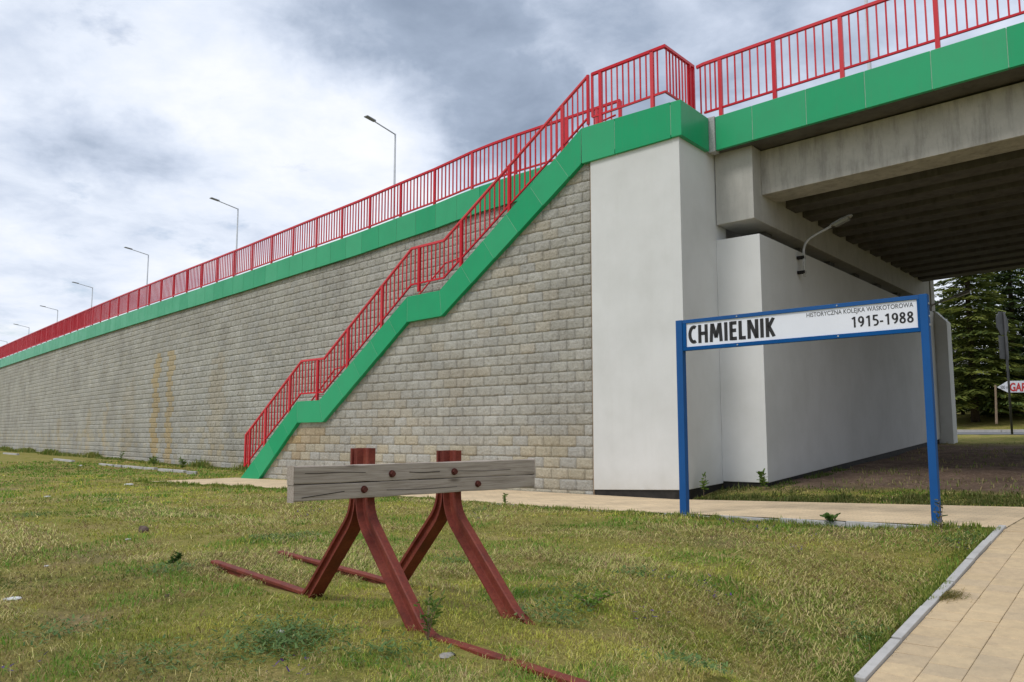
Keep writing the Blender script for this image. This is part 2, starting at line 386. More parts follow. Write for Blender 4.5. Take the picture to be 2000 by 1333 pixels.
# ------------------------------------------------------------------ curve of the long retaining wall (fence line)
S_POST = 1.701 * 1.04
def make_curve():
    P = np.array([-1.129, 22.784]) * 1.04; a0 = 0.7687; head = [44.04, 43.27, 42.59, 42.02, 41.54, 41.16, 40.88, 40.70, 40.61, 40.6]
    fw = [P.copy()]; n = 10; s = 0; Q = P.copy()
    for i in range(74 * n):
        idx = i / n; a = R(np.interp(idx / 4, range(10), head)); Q = Q + np.array([-math.sin(a), math.cos(a)]) * S_POST / n; fw.append(Q.copy())
    bw = []; Q = P.copy()
    for i in range(5 * n):
        a = R(44.04 + 6.3 * min(1, i / 12)); Q = Q - np.array([-math.sin(a), math.cos(a)]) * S_POST / n; bw.append(Q.copy())
    return np.array(bw[::-1] + fw), 5
CUR, I0 = make_curve()      # step = S_POST/10 ; index of post 0 = I0*10
DS = S_POST / 10
TAN = np.gradient(CUR, axis=0); TAN /= np.linalg.norm(TAN, axis=1)[:, None]
NRM = np.stack([TAN[:, 1], -TAN[:, 0]], 1)        # towards the road (away from viewer)
if (NRM[50] @ G2) < 0: NRM = -NRM
def cpt(i, off=0.0):      # i in posts
    k = np.clip((i + I0) * 10, 0, len(CUR) - 1.001); k0 = int(k); f = k - k0
    p = CUR[k0] * (1 - f) + CUR[k0 + 1] * f; n = NRM[k0]; return p + n * off
def chead(i):
    k = int(np.clip((i + I0) * 10, 0, len(CUR) - 1)); return math.atan2(-TAN[k][1], -TAN[k][0])   # pointing right / near
def ctop(i): return float(np.interp(i, [-5, -3, 0, .9, 2.1, 3.3, 5.2, 8.1, 10.5, 60], [8.66, 8.62, 8.46, 8.36, 8.30, 8.22, 8.17, 8.09, 8.06, 8.06]))
def cbot(i): return ctop(i) - .77

# ------------------------------------------------------------------ terrain
WALL_U, WALL_G = [], []
for k in range(0, len(CUR), 10):
    a, b = to_ug(*CUR[k]); WALL_U.append(a); WALL_G.append(b)
WALL_U = np.array(WALL_U[::-1]); WALL_G = np.array(WALL_G[::-1])
ZB = ([-3.1, 0, 1.66, 17, 24, 27, 32, 34, 41, 60, 200], [.13, .19, .22, 1.06, 1.27, 1.36, 1.50, 1.62, 2.6, 3.3, 4.0])
def zpath(g): return np.where(g < -3.1, np.maximum(-.555, .13 + .107 * (g + 3.1)), np.interp(g, *ZB))
def zbase(u): return np.interp(u, [-60, -35, -20, -13.5, -5, 2], [.06, 0.0, -.08, -.085, 0, 0])
def zpave(u, g): return zbase(u) + np.clip((u - 2) / 6.5, 0, 1) * (.13 + .06 * np.clip((g + 3.1) / 3.1, 0, 1))
def zground(u, g):
    u = np.asarray(u, float); g = np.asarray(g, float)
    k = sstep(6.7, 8.4, u) * sstep(-11.3, -9.6, g)
    zl = zbase(u) * (1 - k) + zpath(g) * k
    zm = np.where(u < -14.6, zbase(u), zpave(u, g))
    kk = np.maximum(sstep(1.5, 3.2, u), sstep(17, 22, g)); zb = np.interp(g, *ZB) * kk + (1 - kk) * np.interp(g, [0, 20], [.0, 1.0])
    sn = sstep(0, 1.7, g); zb = np.where(u > 1.5, zpave(u, 0.0) * (1 - sn) + zb * sn, zb)
    kw = sstep(19, 26, g); zw = zbase(u) * (1 - kw) + np.interp(g, *ZB) * kw
    z = np.where(g < -3.1, zl, np.where(g < 0, zm, np.where(u < -14.6, zw, zb)))
    # lawn unevenness
    xx = O2[0] + u * U2[0] + g * G2[0]; yy = O2[1] + u * U2[1] + g * G2[1]
    z = z + .055 * np.exp(-((xx - .06) ** 2 + (yy - 4.98) ** 2) / .022) + .05 * np.exp(-((xx + .75) ** 2 + (yy - 7.13) ** 2) / .02)
    rough = (fbm(u * .9, g * .9, 4) - .5) * .10 + (fbm(u * .22 + 9, g * .22, 3) - .5) * .10
    flat = np.clip(np.minimum(np.abs(u - 8.4) / 2.0, np.abs(g + 3.1) / 1.2), 0, 1)
    m = np.where((g < -3.1) | (u < -14.6), flat, 1.3 * sstep(.15, 1.4, g))
    m = np.where(u > 8.4, 0, m)
    return z + rough * m
def in_pave(u, g): return (g > -3.18) & (g < .1) & (u > -14.55) & (u < 8.7)
def in_path(u, g): return (u > 8.42) & (u < 12.2) & (g < 60)
def axis(lo, hi, st, far):
    a = np.arange(lo, hi, st); o = [st * 1.4 ** k for k in range(1, 26)]; o = np.cumsum(o); o = o[o < far]
    return np.concatenate([(lo - o)[::-1], a, a[-1] + o])
gu = axis(-36, 14, .25, 2500); gg = axis(-24, 46, .25, 2500)
UU, GG = np.meshgrid(gu, gg, indexing='ij')
ZZ = zground(UU, GG)
ZZ = np.where(in_pave(UU, GG), ZZ - .06, ZZ); ZZ = np.where(in_path(UU, GG), ZZ - .10, ZZ)
ZZ = np.where((GG > 26.6) & (GG < 33.4), np.interp(GG, *ZB) - .06, ZZ)
XY = O2[None, None] + UU[..., None] * U2 + GG[..., None] * G2
V = np.concatenate([XY, ZZ[..., None]], -1).reshape(-1, 3)
nu, ng = UU.shape; idx = np.arange(nu * ng).reshape(nu, ng)
F = np.stack([idx[:-1, :-1], idx[1:, :-1], idx[1:, 1:], idx[:-1, 1:]], -1).reshape(-1, 4)
uf, gf = UU.ravel(), GG.ravel()
def bareness(u, g):
    b = sstep(1.0, 3.4, g + (fbm(u * .5, g * .5) - .5) * 4.5) * (1 - sstep(15.5, 17.5, g)) * (u > 2)
    b = np.maximum(b, .5 * sstep(.66, .76, fbm(u * .7 + 40, g * .7 + 3, 4)) * (g < -3.1))
    return b
def soil_mat():
    m, t, b = mat('lawn soil', (.1, .09, .05), .95, .1)
    at = N(t, 'ShaderNodeAttribute', attribute_name='bare')
    f = noise(t, pos(t), 1.4, 8, .7); f2 = noise(t, pos(t), 14, 8, .7); f3 = noise(t, pos(t), 70, 5, .7)
    gcol = ramp(t, f, [(.3, (.19, .22, .04)), (.5, (.31, .28, .08)), (.7, (.40, .31, .14))])
    gcol = mixc(t, 1.0, gcol, ramp(t, f2, [(.3, (.62, .66, .6)), (.65, (1.15, 1.1, 1.05))]), 'MULTIPLY')
    scol = mixc(t, 1.0, ramp(t, f2, [(.3, (.11, .075, .055)), (.52, (.22, .155, .115)), (.72, (.36, .27, .205))]), ramp(t, f, [(.35, (.6, .6, .6)), (.62, (1.15, 1.12, 1.1))]), 'MULTIPLY')
    col = mixc(t, at.outputs['Fac'], gcol, scol)
    col = mixc(t, 1.0, col, ramp(t, f3, [(.3, (.6, .6, .6)), (.65, (1.15, 1.15, 1.15))]), 'MULTIPLY')
    L(t, col, b.inputs['Base Color'])
    bump(t, b, M(t, 'ADD', f2, M(t, 'MULTIPLY', f3, .5)), .8, .05)
    return m
M_soil = soil_mat()
ground = bpy.data.objects.new('ground', np_mesh('ground', V, F, M_soil, extra={'bare': bareness(uf, gf)}, smooth=True))
COL.objects.link(ground); ORG[ground] = Vector((0, 0, 0)); ground['kind'] = 'structure'

# ------------------------------------------------------------------ cross pavement
def sheet(name, us, gs, zf, m, thick=None, parent=None):
    mb = MB(); n = len(gs)
    vs = [W(u, g, zf(u, g)) for u in us for g in gs]
    fs = [(i * n + j, (i + 1) * n + j, (i + 1) * n + j + 1, i * n + j + 1) for i in range(len(us) - 1) for j in range(n - 1)]
    mb.add(vs, fs); o = mb.done(name, m, parent, org=W(us[0], gs[0], 0)); o['kind'] = 'structure'; return o
pavement = sheet('pavement', list(np.arange(-14.45, 8.5, .5)) + [8.565], [-3.1, -2.4, -1.6, -.8, 0.02], lambda u, g: float(zpave(u, g)) + .012, M_pave)
def kerb_mesh(name, ln, wd, ht):
    me = bpy.data.meshes.new(name); bm = bmesh.new(); bmesh.ops.create_cube(bm, size=1)
    for v in bm.verts: v.co = Vector((v.co.x * ln, v.co.y * wd, (v.co.z - .5) * ht))
    bmesh.ops.bevel(bm, geom=bm.edges[:], offset=.008, segments=2, affect='EDGES', profile=.6)
    bm.to_mesh(me); bm.free(); me.materials.append(M_kerb); return me
KM = kerb_mesh('kerb_stone', .99, .06, .2)
for k in range(23):
    u = -13.95 + k
    o = piece('kerb_stone', KM, pavement, W(u, -3.135, float(zpave(u, -3.1)) + .004 + random.uniform(-.006, .006)), ROT)
    o.rotation_euler = (0, random.uniform(-.004, .004), ROT + random.uniform(-.004, .004))
# ------------------------------------------------------------------ main path with its pavers
PG0, PG1 = -12.0, 6.0
path = sheet('path', [8.56, 9.2, 9.8, 10.6, 11.6], list(np.arange(PG0, PG1 + .1, .5)), lambda u, g: float(zpath(np.array(g))) - .012, M_bed)
PV = []
for r_ in range(4):
    me = bpy.data.meshes.new('paver'); bm = bmesh.new(); bmesh.ops.create_cube(bm, size=1)
    for v in bm.verts: v.co = Vector((v.co.x * .286, v.co.y * .2475, (v.co.z - .5) * .06 + (random.uniform(-.0015, .0015) if v.co.z > 0 else 0)))
    bmesh.ops.bevel(bm, geom=[e for e in bm.edges if all(v.co.z > -.03 for v in e.verts)], offset=.004, segments=1, affect='EDGES')
    bm.to_mesh(me); bm.free(); me.materials.append(M_paver); PV.append(me)
tl = []
for c in range(10):
    for k in range(int((PG1 - PG0) / .25)):
        g = PG0 + (k + (.5 if c % 2 else 0)) * .25 + .125; u = 8.56 + .145 + c * .2895
        p = W(u, g, float(zpath(np.array(g))) + .002)
        vis = (p.x / p.y < .66 and g > -10.5)
        tl.append((0 if vis else 1, p.length, u, g))
tl.sort()
slope = math.atan(.107)
restV, restF, restR = [], [], []
for n_, (_, _, u, g) in enumerate(tl):
    sl_ = slope if -9.4 < g < -3.2 else math.atan(.02)
    p = W(u, g, float(zpath(np.array(g))) + .004 + random.uniform(-.0025, .0025))
    if n_ < 300:
        o = piece('paver', PV[n_ % 4], path, p, ROT + random.uniform(-.006, .006)); o.rotation_euler = (sl_ + random.uniform(-.006, .006), random.uniform(-.006, .006), o.rotation_euler.z)
    else:
        me = PV[n_ % 4]; mt = Matrix.Translation(p) @ Matrix.Rotation(ROT, 4, 'Z') @ Matrix.Rotation(sl_, 4, 'X')
        b0 = len(restV); restV += [mt @ v.co for v in me.vertices]; restF += [tuple(i + b0 for i in f.vertices) for f in me.polygons]; restR += [random.random()] * len(me.vertices)
mb = MB(); mb.v = restV; mb.f = restF
o = mb.done('paver_field', M_paver, path, kind='stuff')
a = o.data.attributes.new('rnd', 'FLOAT', 'POINT'); a.data.foreach_set('value', restR)
KM2 = kerb_mesh('kerb_stone', .985, .085, .25)
g = PG0 + .5
while g < -2.9:
    zz = float(zpath(np.array(g))) + .03 + random.uniform(-.008, .008)
    o = piece('kerb_stone', KM2, path, W(8.512 + random.uniform(-.008, .008), g, zz), ROT + math.pi / 2)
    o.rotation_euler = (0, -slope if g > -9.5 else 0, ROT + math.pi / 2 + random.uniform(-.008, .008)); g += 1.0
# far road and its pavement beyond the bridge
road = sheet('road', list(np.arange(-30, 60, 3.0)), [26.8, 28, 29.6, 31.2], lambda u, g: float(np.interp(g, *ZB)) + .02, M_asphalt)
farp = sheet('far_pavement', list(np.arange(-30, 60, 3.0)), [31.2, 32.2, 33.2], lambda u, g: float(np.interp(g, *ZB)) + .06, M_bed)
mb = MB()
for k in range(30): mb.box(-30 + 3 * k, -27.02 + 3 * k, 31.08, 31.2, 1.35, float(np.interp(31.2, *ZB)) + .13)
mb.done('kerb', M_kerb, farp)

# ------------------------------------------------------------------ split-face blocks
BL, BH, BD = .474, .2494, .22
def block_variant(seed, nx=6, nz=4):
    rs = np.random.RandomState(seed); v = []; f = []
    for j in range(nz + 1):
        for i in range(nx + 1):
            x = (i / nx - .5) * BL; z = (j / nz) * BH
            e = min(i, nx - i, 2) / 2 * .6 + min(j, nz - j, 2) / 2 * .4
            edge = i in (0, nx) or j in (0, nz)
            y = -.002 if i in (0, nx) else -(.003 + .008 * rs.rand())
            if not edge: x += rs.uniform(-.014, .014); z += rs.uniform(-.010, .010)
            elif i not in (0, nx): y = -.003 - .008 * rs.rand()
            else: y -= rs.uniform(.001, .004)
            v.append((x, y, z))
    n = nx + 1
    for j in range(nz):
        for i in range(nx):
            a = j * n + i
            q = (a, a + 1, a + n + 1, a + n)
            if rs.rand() < .5: f += [(q[0], q[1], q[2]), (q[0], q[2], q[3])]
            else: f += [(q[0], q[1], q[3]), (q[1], q[2], q[3])]
    b0 = len(v)   # back rim
    rim = [i for i in range(nx + 1)] + [j * n + nx for j in range(1, nz + 1)] + [nz * n + i for i in range(nx - 1, -1, -1)] + [j * n for j in range(nz - 1, 0, -1)]
    for r in rim: v.append((v[r][0], .16, v[r][2]))
    for k in range(len(rim)):
        a, b = rim[k], rim[(k + 1) % len(rim)]; c, d = b0 + (k + 1) % len(rim), b0 + k
        f += [(a, c, b), (a, d, c)]
    return np.array(v), np.array(f)
BV = [block_variant(s) for s in range(10)]
BM = [np_mesh('block', v, f, M_block, col=np.ones((len(v), 3))) for v, f in BV]
PAL = np.array([(.425, .41, .365), (.435, .422, .378), (.42, .406, .362), (.43, .41, .358), (.42, .41, .375), (.408, .394, .35), (.445, .43, .388)])
def tint(): 
    c = PAL[np.random.randint(len(PAL))] * np.random.uniform(.95, 1.05)
    return c

# --- wall under the stairs
st_bot = [(-13.07, -.08), (-11.06, 1.73), (-9.80, 1.735), (-6.14, 4.464), (-4.81, 4.514), (-.217, 7.72), (.1, 7.74)]
st_top = [(-14.13, -.1), (-11.10, 2.39), (-9.98, 2.40), (-6.14, 5.175), (-4.88, 5.215), (-.20, 8.585), (2.16, 8.60)]
sb = lambda u: float(np.interp(u, [p[0] for p in st_bot], [p[1] for p in st_bot]))
stw = thing('stair_wall', W(-6, .06, 0), 'rough grey block wall filling the triangle under the green edged staircase', 'retaining wall')
cells = []
row = 0; z = -.17
while z < 7.9:
    u = -.045 - BL / 2 - (0 if row % 2 else BL / 2 + .0015)
    if row % 2 == 0: cells.append((-.045 - BL / 4, z, .5))
    while u > -13.6:
        if z < sb(u - BL / 2) + .22: cells.append((u, z, 1))
        u -= BL + .003
    z += BH + .0002; row += 1
cells.sort(key=lambda c: (W(c[0], 0, c[1]) - Vector((0, 0, 1.35))).length)
rv, rf, rc = [], [], []
for n_, (u, z, hw) in enumerate(cells):
    c = tint()
    if abs(u + 11.0) < .9 + .3 * random.random() and .55 < z < 1.35 and random.random() < .5: c = c * .5 + np.array((.42, .28, .11)) * .5   # rust stained patch
    if z < 1.2 and random.random() < .4: c = c * np.array((1.07, 1.0, .86))
    tn_ = float(fbm(np.array([u * .8 + 4.0]), np.array([z * 1.1 + 7.0]), 3)[0])
    if random.random() < np.clip((tn_ - .52) * 4, .01, .5): c = c * .6 + np.array((.46, .40, .30)) * .4
    zt = z + random.uniform(-.0006, .0006); gp = .07 + random.uniform(-.004, .004)
    if n_ < 300:
        o = piece('block', BM[n_ % 10], stw, W(u, gp, zt), ROT, (*c, 1))
        if hw < 1: o.scale = (.49, 1, 1)
    else:
        v, f = BV[n_ % 10]; v = v * (hw if hw == 1 else .49, 1, 1)
        P = O2[None] + np.outer(v[:, 0] + u, U2) + np.outer(v[:, 1] + gp, G2)
        b0 = sum(len(q) for q in rv); rv.append(np.c_[P, v[:, 2] + zt]); rf.append(f + b0); rc.append(np.tile(c, (len(v), 1)))
def stuff_mesh(name, rv, rf, rc, m, parent):
    V = np.concatenate(rv) - np.array(ORG[parent])[None]; me = np_mesh(name, V, np.concatenate(rf), m, col=np.concatenate(rc))
    o = bpy.data.objects.new(name, me); link(o, parent, ORG[parent]); o['kind'] = 'stuff'; return o
if rv: stuff_mesh('block_courses', rv, rf, rc, M_block, stw)
mb = MB(); mb.prism([W(p[0], .0755, p[1]) for p in [(-13.6, -.4), (-.03, -.4), (-.03, 7.9)] + [(u_, z_ + .12) for u_, z_ in st_bot[::-1]][1:]],
                    [W(p[0], .42, p[1]) for p in [(-13.6, -.4), (-.03, -.4), (-.03, 7.9)] + [(u_, z_ + .12) for u_, z_ in st_bot[::-1]][1:]])
mb.done('wall_core', M_mortar, stw)
mb = MB(); mb.box(-.035, -.008, .03, .2, -.3, 7.75); mb.done('joint_strip', M_stake, stw)

# --- long curved retaining wall
rw = thing('retaining_wall', Vector((*cpt(8, -.1), 0)), 'long curved grey split block retaining wall with green top edge behind the stairs', 'retaining wall')
cells = []
NB = int(66 * S_POST / (BL + .003))
for r in range(36):
    z = -.3 + r * (BH + .0002)
    for k in range(-8, NB):
        s = (k + (.5 if r % 2 else 0)) * (BL + .003); i = s / S_POST
        if i < -3.1 or z > cbot(i) + .12: continue
        u_, g_ = to_ug(*cpt(i))
        hid = u_ > -13.5 and z < np.interp(u_, [p[0] for p in st_top], [p[1] for p in st_top]) - 2.2
        if hid and u_ > -12.2: continue
        seen = not (u_ > -13.0 and z < np.interp(u_ + 1.9, [p[0] for p in st_top], [p[1] for p in st_top]) - .1) and i > -3.4
        cells.append((0 if seen else 1, i, z))
cells.sort(key=lambda c: (c[0], (Vector((*cpt(c[1]), c[2])) - Vector((0, 0, 1.35))).length))
rv, rf, rc = [], [], []; b0 = 0
for n_, (_, i, z) in enumerate(cells):
    c = tint() * .97
    # two ochre run-off streaks and weaker ones
    s = i
    for c0, w0, z0, st in ((13.85, .26, 5.3, .95), (12.75, .26, 5.5, .85), (18.6, .22, 3.0, .4), (20.6, .3, 2.7, .35), (9.6, .5, 4.6, .28), (16.2, .5, 4.2, .2), (24.6, .3, 2.4, .35)):
        if abs(s - c0 + .06 * math.sin(z * 3)) < w0 * random.uniform(.7, 1.15) and z < z0 + random.uniform(-.5, .3): c = c * (1 - st * .8) + np.array((.44, .335, .175)) * st * .8
    if z < 1.6 and random.random() < .3: c = c * np.array((1.05, 1, .9))
    q = cpt(i, -.10 + random.uniform(-.004, .004)); h = chead(i); zt = z + random.uniform(-.0006, .0006)
    if n_ < 300: piece('block', BM[n_ % 10], rw, (q[0], q[1], zt), h, (*c, 1))
    else:
        v, f = BV[n_ % 10]; ch, sh = math.cos(h), math.sin(h)
        rv.append(np.c_[q[0] + v[:, 0] * ch - v[:, 1] * sh, q[1] + v[:, 0] * sh + v[:, 1] * ch, v[:, 2] + zt]); rf.append(f + b0); b0 += len(v); rc.append(np.tile(c, (len(v), 1)))
stuff_mesh('block_courses', rv, rf, rc, M_block, rw)
mb = MB(); ks = np.arange(-3.15, 68, 1.0); vs = []; n = 0
for i in ks:
    for off, z in ((-.0935, -.4), (-.0935, cbot(i) + .2), (.5, cbot(i) + .2), (.5, -.4)):
        vs.append(Vector((*cpt(i, off), z)))
fs = [(4 * k + j, 4 * k + (j + 1) % 4, 4 * k + 4 + (j + 1) % 4, 4 * k + 4 + j) for k in range(len(ks) - 1) for j in range(4)] + [(0, 1, 2, 3)]
mb.add(vs, fs).done('wall_core', M_mortar, rw)
def fascia_seg(i0, i1, parent):
    mb = MB(); p = []
    for i in (i0, i1):
        for off, z in ((-.22, cbot(i)), (-.22, ctop(i) - .03), (-.19, ctop(i)), (.18, ctop(i)), (.18, ctop(i) - .12), (-.13, ctop(i) - .12), (-.13, cbot(i))): p.append(Vector((*cpt(i, off), z)))
    mb.prism(p[:7], p[7:]); return mb.done('fascia_panel', M_green, parent)
i = -3.15
while i < 66:
    fascia_seg(i + .004, i + .566 - .004, rw); i += .566
mb = MB(); vs = []
for i in ks:
    for off, z in ((-.214, cbot(i) + .01), (-.214, ctop(i) - .04), (-.12, ctop(i) - .02), (-.12, cbot(i) + .01)): vs.append(Vector((*cpt(i, off), z)))
mb.add(vs, [(4 * k + j, 4 * k + (j + 1) % 4, 4 * k + 4 + (j + 1) % 4, 4 * k + 4 + j) for k in range(len(ks) - 1) for j in range(4)])
mb.done('panel_joint', M_joint, rw)
# elevated road body behind the wall
mb = MB(); vs = []
for i in ks:
    z = ctop(i) - .1
    for off, zz in ((.5, -.5), (.5, z), (13, z), (20, -.5)): vs.append(Vector((*cpt(i, off), zz)))
fs = [(4 * k + j, 4 * k + (j + 1) % 4, 4 * k + 4 + (j + 1) % 4, 4 * k + 4 + j) for k in range(len(ks) - 1) for j in range(4)] + [(0, 1, 2, 3)]
emb = mb.add(vs, fs).done('embankment', M_asphalt, org=Vector((*cpt(20, 6), 0))); emb['kind'] = 'structure'

# ------------------------------------------------------------------ staircase
sta = thing('staircase', W(-7, .5, 0), 'concrete staircase in three flights with bright green panelled side edge', 'staircase')
GF0, GF1 = -.07, .2
def panel(a, b, c, d, parent, name='fascia_panel'):    # outline in (u,z): a,b along the top, c,d along the bottom
    mb = MB(); mb.prism([W(p[0], GF0, p[1]) for p in (d, c, b, a)], [W(p[0], GF1, p[1]) for p in (d, c, b, a)])
    return mb.done(name, M_green, parent, bevel=.005)
def lerp2(a, b, t): return (a[0] + (b[0] - a[0]) * t, a[1] + (b[1] - a[1]) * t)
GAP = .006
def flight(A, B, a, b, n):
    d = Vector((B[0] - A[0], B[1] - A[1])); ln = d.length; d /= ln; nrm_ = Vector((d.y, -d.x))
    e = Vector((b[0] - a[0], b[1] - a[1])); e.normalize()
    cuts = [(A, a)]
    for k in range(1, n):
        p = Vector(A) + d * ln * k / n
        # foot of the perpendicular on the lower line
        q = Vector(a); t_ = ((q - p).x * nrm_.y - (q - p).y * nrm_.x) / (e.y * nrm_.x - e.x * nrm_.y) if abs(e.y * nrm_.x - e.x * nrm_.y) > 1e-6 else 0
        cuts.append((tuple(p), tuple(q + e * t_)))
    cuts.append((B, b))
    for k in range(len(cuts) - 1):
        (T0, B0), (T1, B1) = cuts[k], cuts[k + 1]
        panel((T0[0] + GAP, T0[1]), (T1[0] - GAP, T1[1]), (B1[0] - GAP, B1[1]), (B0[0] + GAP, B0[1]), sta)
flight(st_top[0], st_top[1], st_bot[0], st_bot[1], 4)
flight(st_top[1], st_top[2], st_bot[1], st_bot[2], 1)
flight(st_top[2], st_top[3], st_bot[2], st_bot[3], 5)
flight(st_top[3], st_top[4], st_bot[3], st_bot[4], 1)
flight(st_top[4], st_top[5], st_bot[4], st_bot[5], 6)
mb = MB()
top = st_top[:6]; bot = st_bot[:6]
ring = [(u_, z_ - .02) for u_, z_ in top] + [(u_, z_ + .035) for u_, z_ in bot[::-1]]
mb.prism([W(u_, GF0 + .006, z_) for u_, z_ in ring], [W(u_, GF1 - .02, z_) for u_, z_ in ring]); mb.done('panel_joint', M_joint, sta)
mb = MB()
for (A, B, n) in ((st_top[0], st_top[1], 15), (st_top[2], st_top[3], 17), (st_top[4], st_top[5], 20)):
    for k in range(n):
        u0 = A[0] + (B[0] - A[0]) * k / n; u1 = A[0] + (B[0] - A[0]) * (k + 1) / n; z1 = A[1] + (B[1] - A[1]) * (k + 1) / n - .08
        mb.box(u0, u1 + .03, .2, 1.62, z1 - .5, z1)
o = mb.done('stair_tread', M_conc2, sta, kind='stuff')
for (A, B) in ((st_top[1], st_top[2]), (st_top[3], st_top[4])):
    mb = MB(); mb.box(A[0], B[0], .2, 1.62, A[1] - .6, A[1] - .06); mb.done('landing', M_conc2, sta)
# rear handrail along the retaining wall
def rail_line(g, dz, pts): return [W(u_, g, z_ + dz) for u_, z_ in pts]
FR = [(-14.08, 1.35), (-11.10, 3.668), (-9.96, 3.682), (-6.127, 6.56), (-4.858, 6.602), (-.09, 9.895)]
hr = thing('stair_handrail', W(-7, 1.5, 3), 'thin red handrail on the wall side of the stairs behind the front railing', 'handrail')
gr_ = 1.45
segs = [[(-13.6, 1.62), (-11.2, 3.62), (-10.75, 3.68)], [(-9.9, 3.62), (-9.75, 3.82), (-6.15, 6.50), (-5.6, 6.56)], [(-4.9, 6.5), (-4.5, 6.85), (-.6, 9.45), (-.2, 9.5)]]
for sgm in segs:
    mb = MB(); mb.tube([W(u_, gr_, z_ - .12) for u_, z_ in sgm], .026, 8)
    rp = mb.done('rail', M_red, hr, smooth=True)
    mb = MB(); A, B = sgm[-3 if len(sgm) == 4 else 0], sgm[-2]
    for t_ in (.06, .35, .65, .94):
        q = lerp2(A, B, t_); MB().tube([W(q[0], gr_, q[1] - .14), W(q[0], gr_, q[1] - .22), W(q[0], gr_ + .3, q[1] - .22)], .012, 6).done('bracket', M_red, rp)

# ------------------------------------------------------------------ railings
def unit_bar(w, d, h, name):
    me = bpy.data.meshes.new(name); bm = bmesh.new(); bmesh.ops.create_cube(bm, size=1)
    for v in bm.verts: v.co = Vector((v.co.x * w, v.co.y * d, (v.co.z + .5) * h))
    bm.to_mesh(me); bm.free(); me.materials.append(M_red); return me
# upper railing
uf_ = thing('upper_railing', Vector((*cpt(8, 0), ctop(8))), 'long red bar railing along the top of the curved retaining wall', 'railing')
UH = 1.22
bar_m = unit_bar(.026, .036, UH - .2, 'bar'); post_m = unit_bar(.08, .06, UH - .02, 'post')
for i in range(-2, 66): piece('post', post_m, uf_, (*cpt(i), ctop(i) + .0), chead(i))
ip = [-2.95] + list(np.arange(-2.5, 66, .5))
for dz, hz, wd, nm in ((UH, .065, .07, 'top_rail'), (.17, .045, .045, 'bottom_rail')):
    MB().bar([Vector((*cpt(i), ctop(i) + dz)) for i in ip], wd, hz).done(nm, M_red, uf_)
piece('post', post_m, uf_, (*cpt(-2.95), ctop(-2.95)), chead(-3))
piece('post', post_m, uf_, (*cpt(-2.55), ctop(-2.55)), chead(-3))
mb = MB(); nb = 0
for i in range(-3, 66):
    for k in range(1, 10):
        t_ = i + k / 10
        if t_ < -2.8: continue
        if nb < 300: piece('bar', bar_m, uf_, (*cpt(t_), ctop(t_) + .18), chead(t_))
        else:
            q = cpt(t_); z0 = ctop(t_) + .18; h = chead(t_); a = np.array([math.cos(h), math.sin(h)]) * .013; b = np.array([-math.sin(h), math.cos(h)]) * .018
            cs = [q - a - b, q + a - b, q + a + b, q - a + b]
            mb.box8([Vector((*c, z0)) for c in cs] + [Vector((*c, z0 + UH - .2)) for c in cs])
        nb += 1
mb.done('bar_run', M_red, uf_, kind='stuff')

def railing(parent, pts, posts, bot_off, step, gfun, barw=.022, postw=.06, start_off=.08):
    """pts: (u,z) of the top rail; gfun(u)->g"""
    us = [p[0] for p in pts]; zs = [p[1] for p in pts]; zt = lambda u: float(np.interp(u, us, zs))
    MB().bar([W(u, gfun(u), z) for u, z in pts], 0.07, .066).done('top_rail', M_red, parent, bevel=.008)
    MB().bar([W(u, gfun(u), z - bot_off) for u, z in pts], 0.045, .045).done('bottom_rail', M_red, parent)
    return zt
# stair railing
sr = thing('stair_railing', W(-7, .06, 4), 'stepped red bar railing climbing the front of the staircase', 'railing')
GR = .07
zt = railing(sr, FR, None, 1.03, .16, lambda u: GR)
stz = lambda u: float(np.interp(u, [p[0] for p in st_top], [p[1] for p in st_top]))
post_s = unit_bar(.082, .07, 1.26, 'post'); bar_s = unit_bar(.028, .03, 1.0, 'bar')
plist = [-12.97, -11.675, -10.267, -8.84, -7.34, -5.816, -4.213, -2.541, -.847]
for u in plist: piece('post', post_s, sr, W(u, GR, zt(u) - 1.27), ROT)
e0 = MB(); e0.box(-14.11, -14.05, GR - .03, GR + .03, 1.35 - 1.05, 1.35 + .027); e0.done('end_post', M_red, sr)
e0 = MB(); e0.box(-13.86, -13.80, GR - .03, GR + .03, zt(-13.83) - 1.25, zt(-13.83)); e0.done('post', M_red, sr)
e0 = MB(); e0.box(-.12, -.06, GR - .03, GR + .03, 9.895 - 1.2, 9.895 + .028); e0.done('end_post', M_red, sr)
u = -13.95
allp = plist + [-14.08, -13.83, -.09]
bnds = sorted(allp)
for a, b in zip(bnds[:-1], bnds[1:]):
    n = max(1, round((b - a) / .165))
    for k in range(1, n):
        uu = a + (b - a) * k / n; piece('bar', bar_s, sr, W(uu, GR, zt(uu) - 1.02), ROT)

# pillar railing (front, return) and bridge railing
pr = thing('pillar_railing', W(1, .06, 8.6), 'short red railing turning the corner on top of the white pillar', 'railing')
PT = [(.035, 9.905), (1.86, 10.0)]
GPILL = .07
zt2 = lambda u: float(np.interp(u, [p[0] for p in PT], [p[1] for p in PT]))
corner = (1.98, GPILL); ret_end = (1.98, 1.50)
tp = [W(.035, GPILL, 9.905), W(1.90, GPILL, 10.0), W(1.98, GPILL + .1, 10.0), W(1.98, 1.44, 10.0)]
MB().bar([W(.035, GPILL, 9.905), W(2.015, GPILL, 10.0)], .07, .066).done('top_rail', M_red, pr)
MB().bar([W(1.98, GPILL + .036, 10.002), W(1.98, 1.44, 10.0)], .07, .064).done('top_rail', M_red, pr)
MB().bar([W(.035, GPILL, 8.845), W(2.0, GPILL, 8.94)], .045, .045).done('bottom_rail', M_red, pr)
MB().bar([W(1.98, GPILL + .024, 8.942), W(1.98, 1.44, 8.94)], .045, .043).done('bottom_rail', M_red, pr)
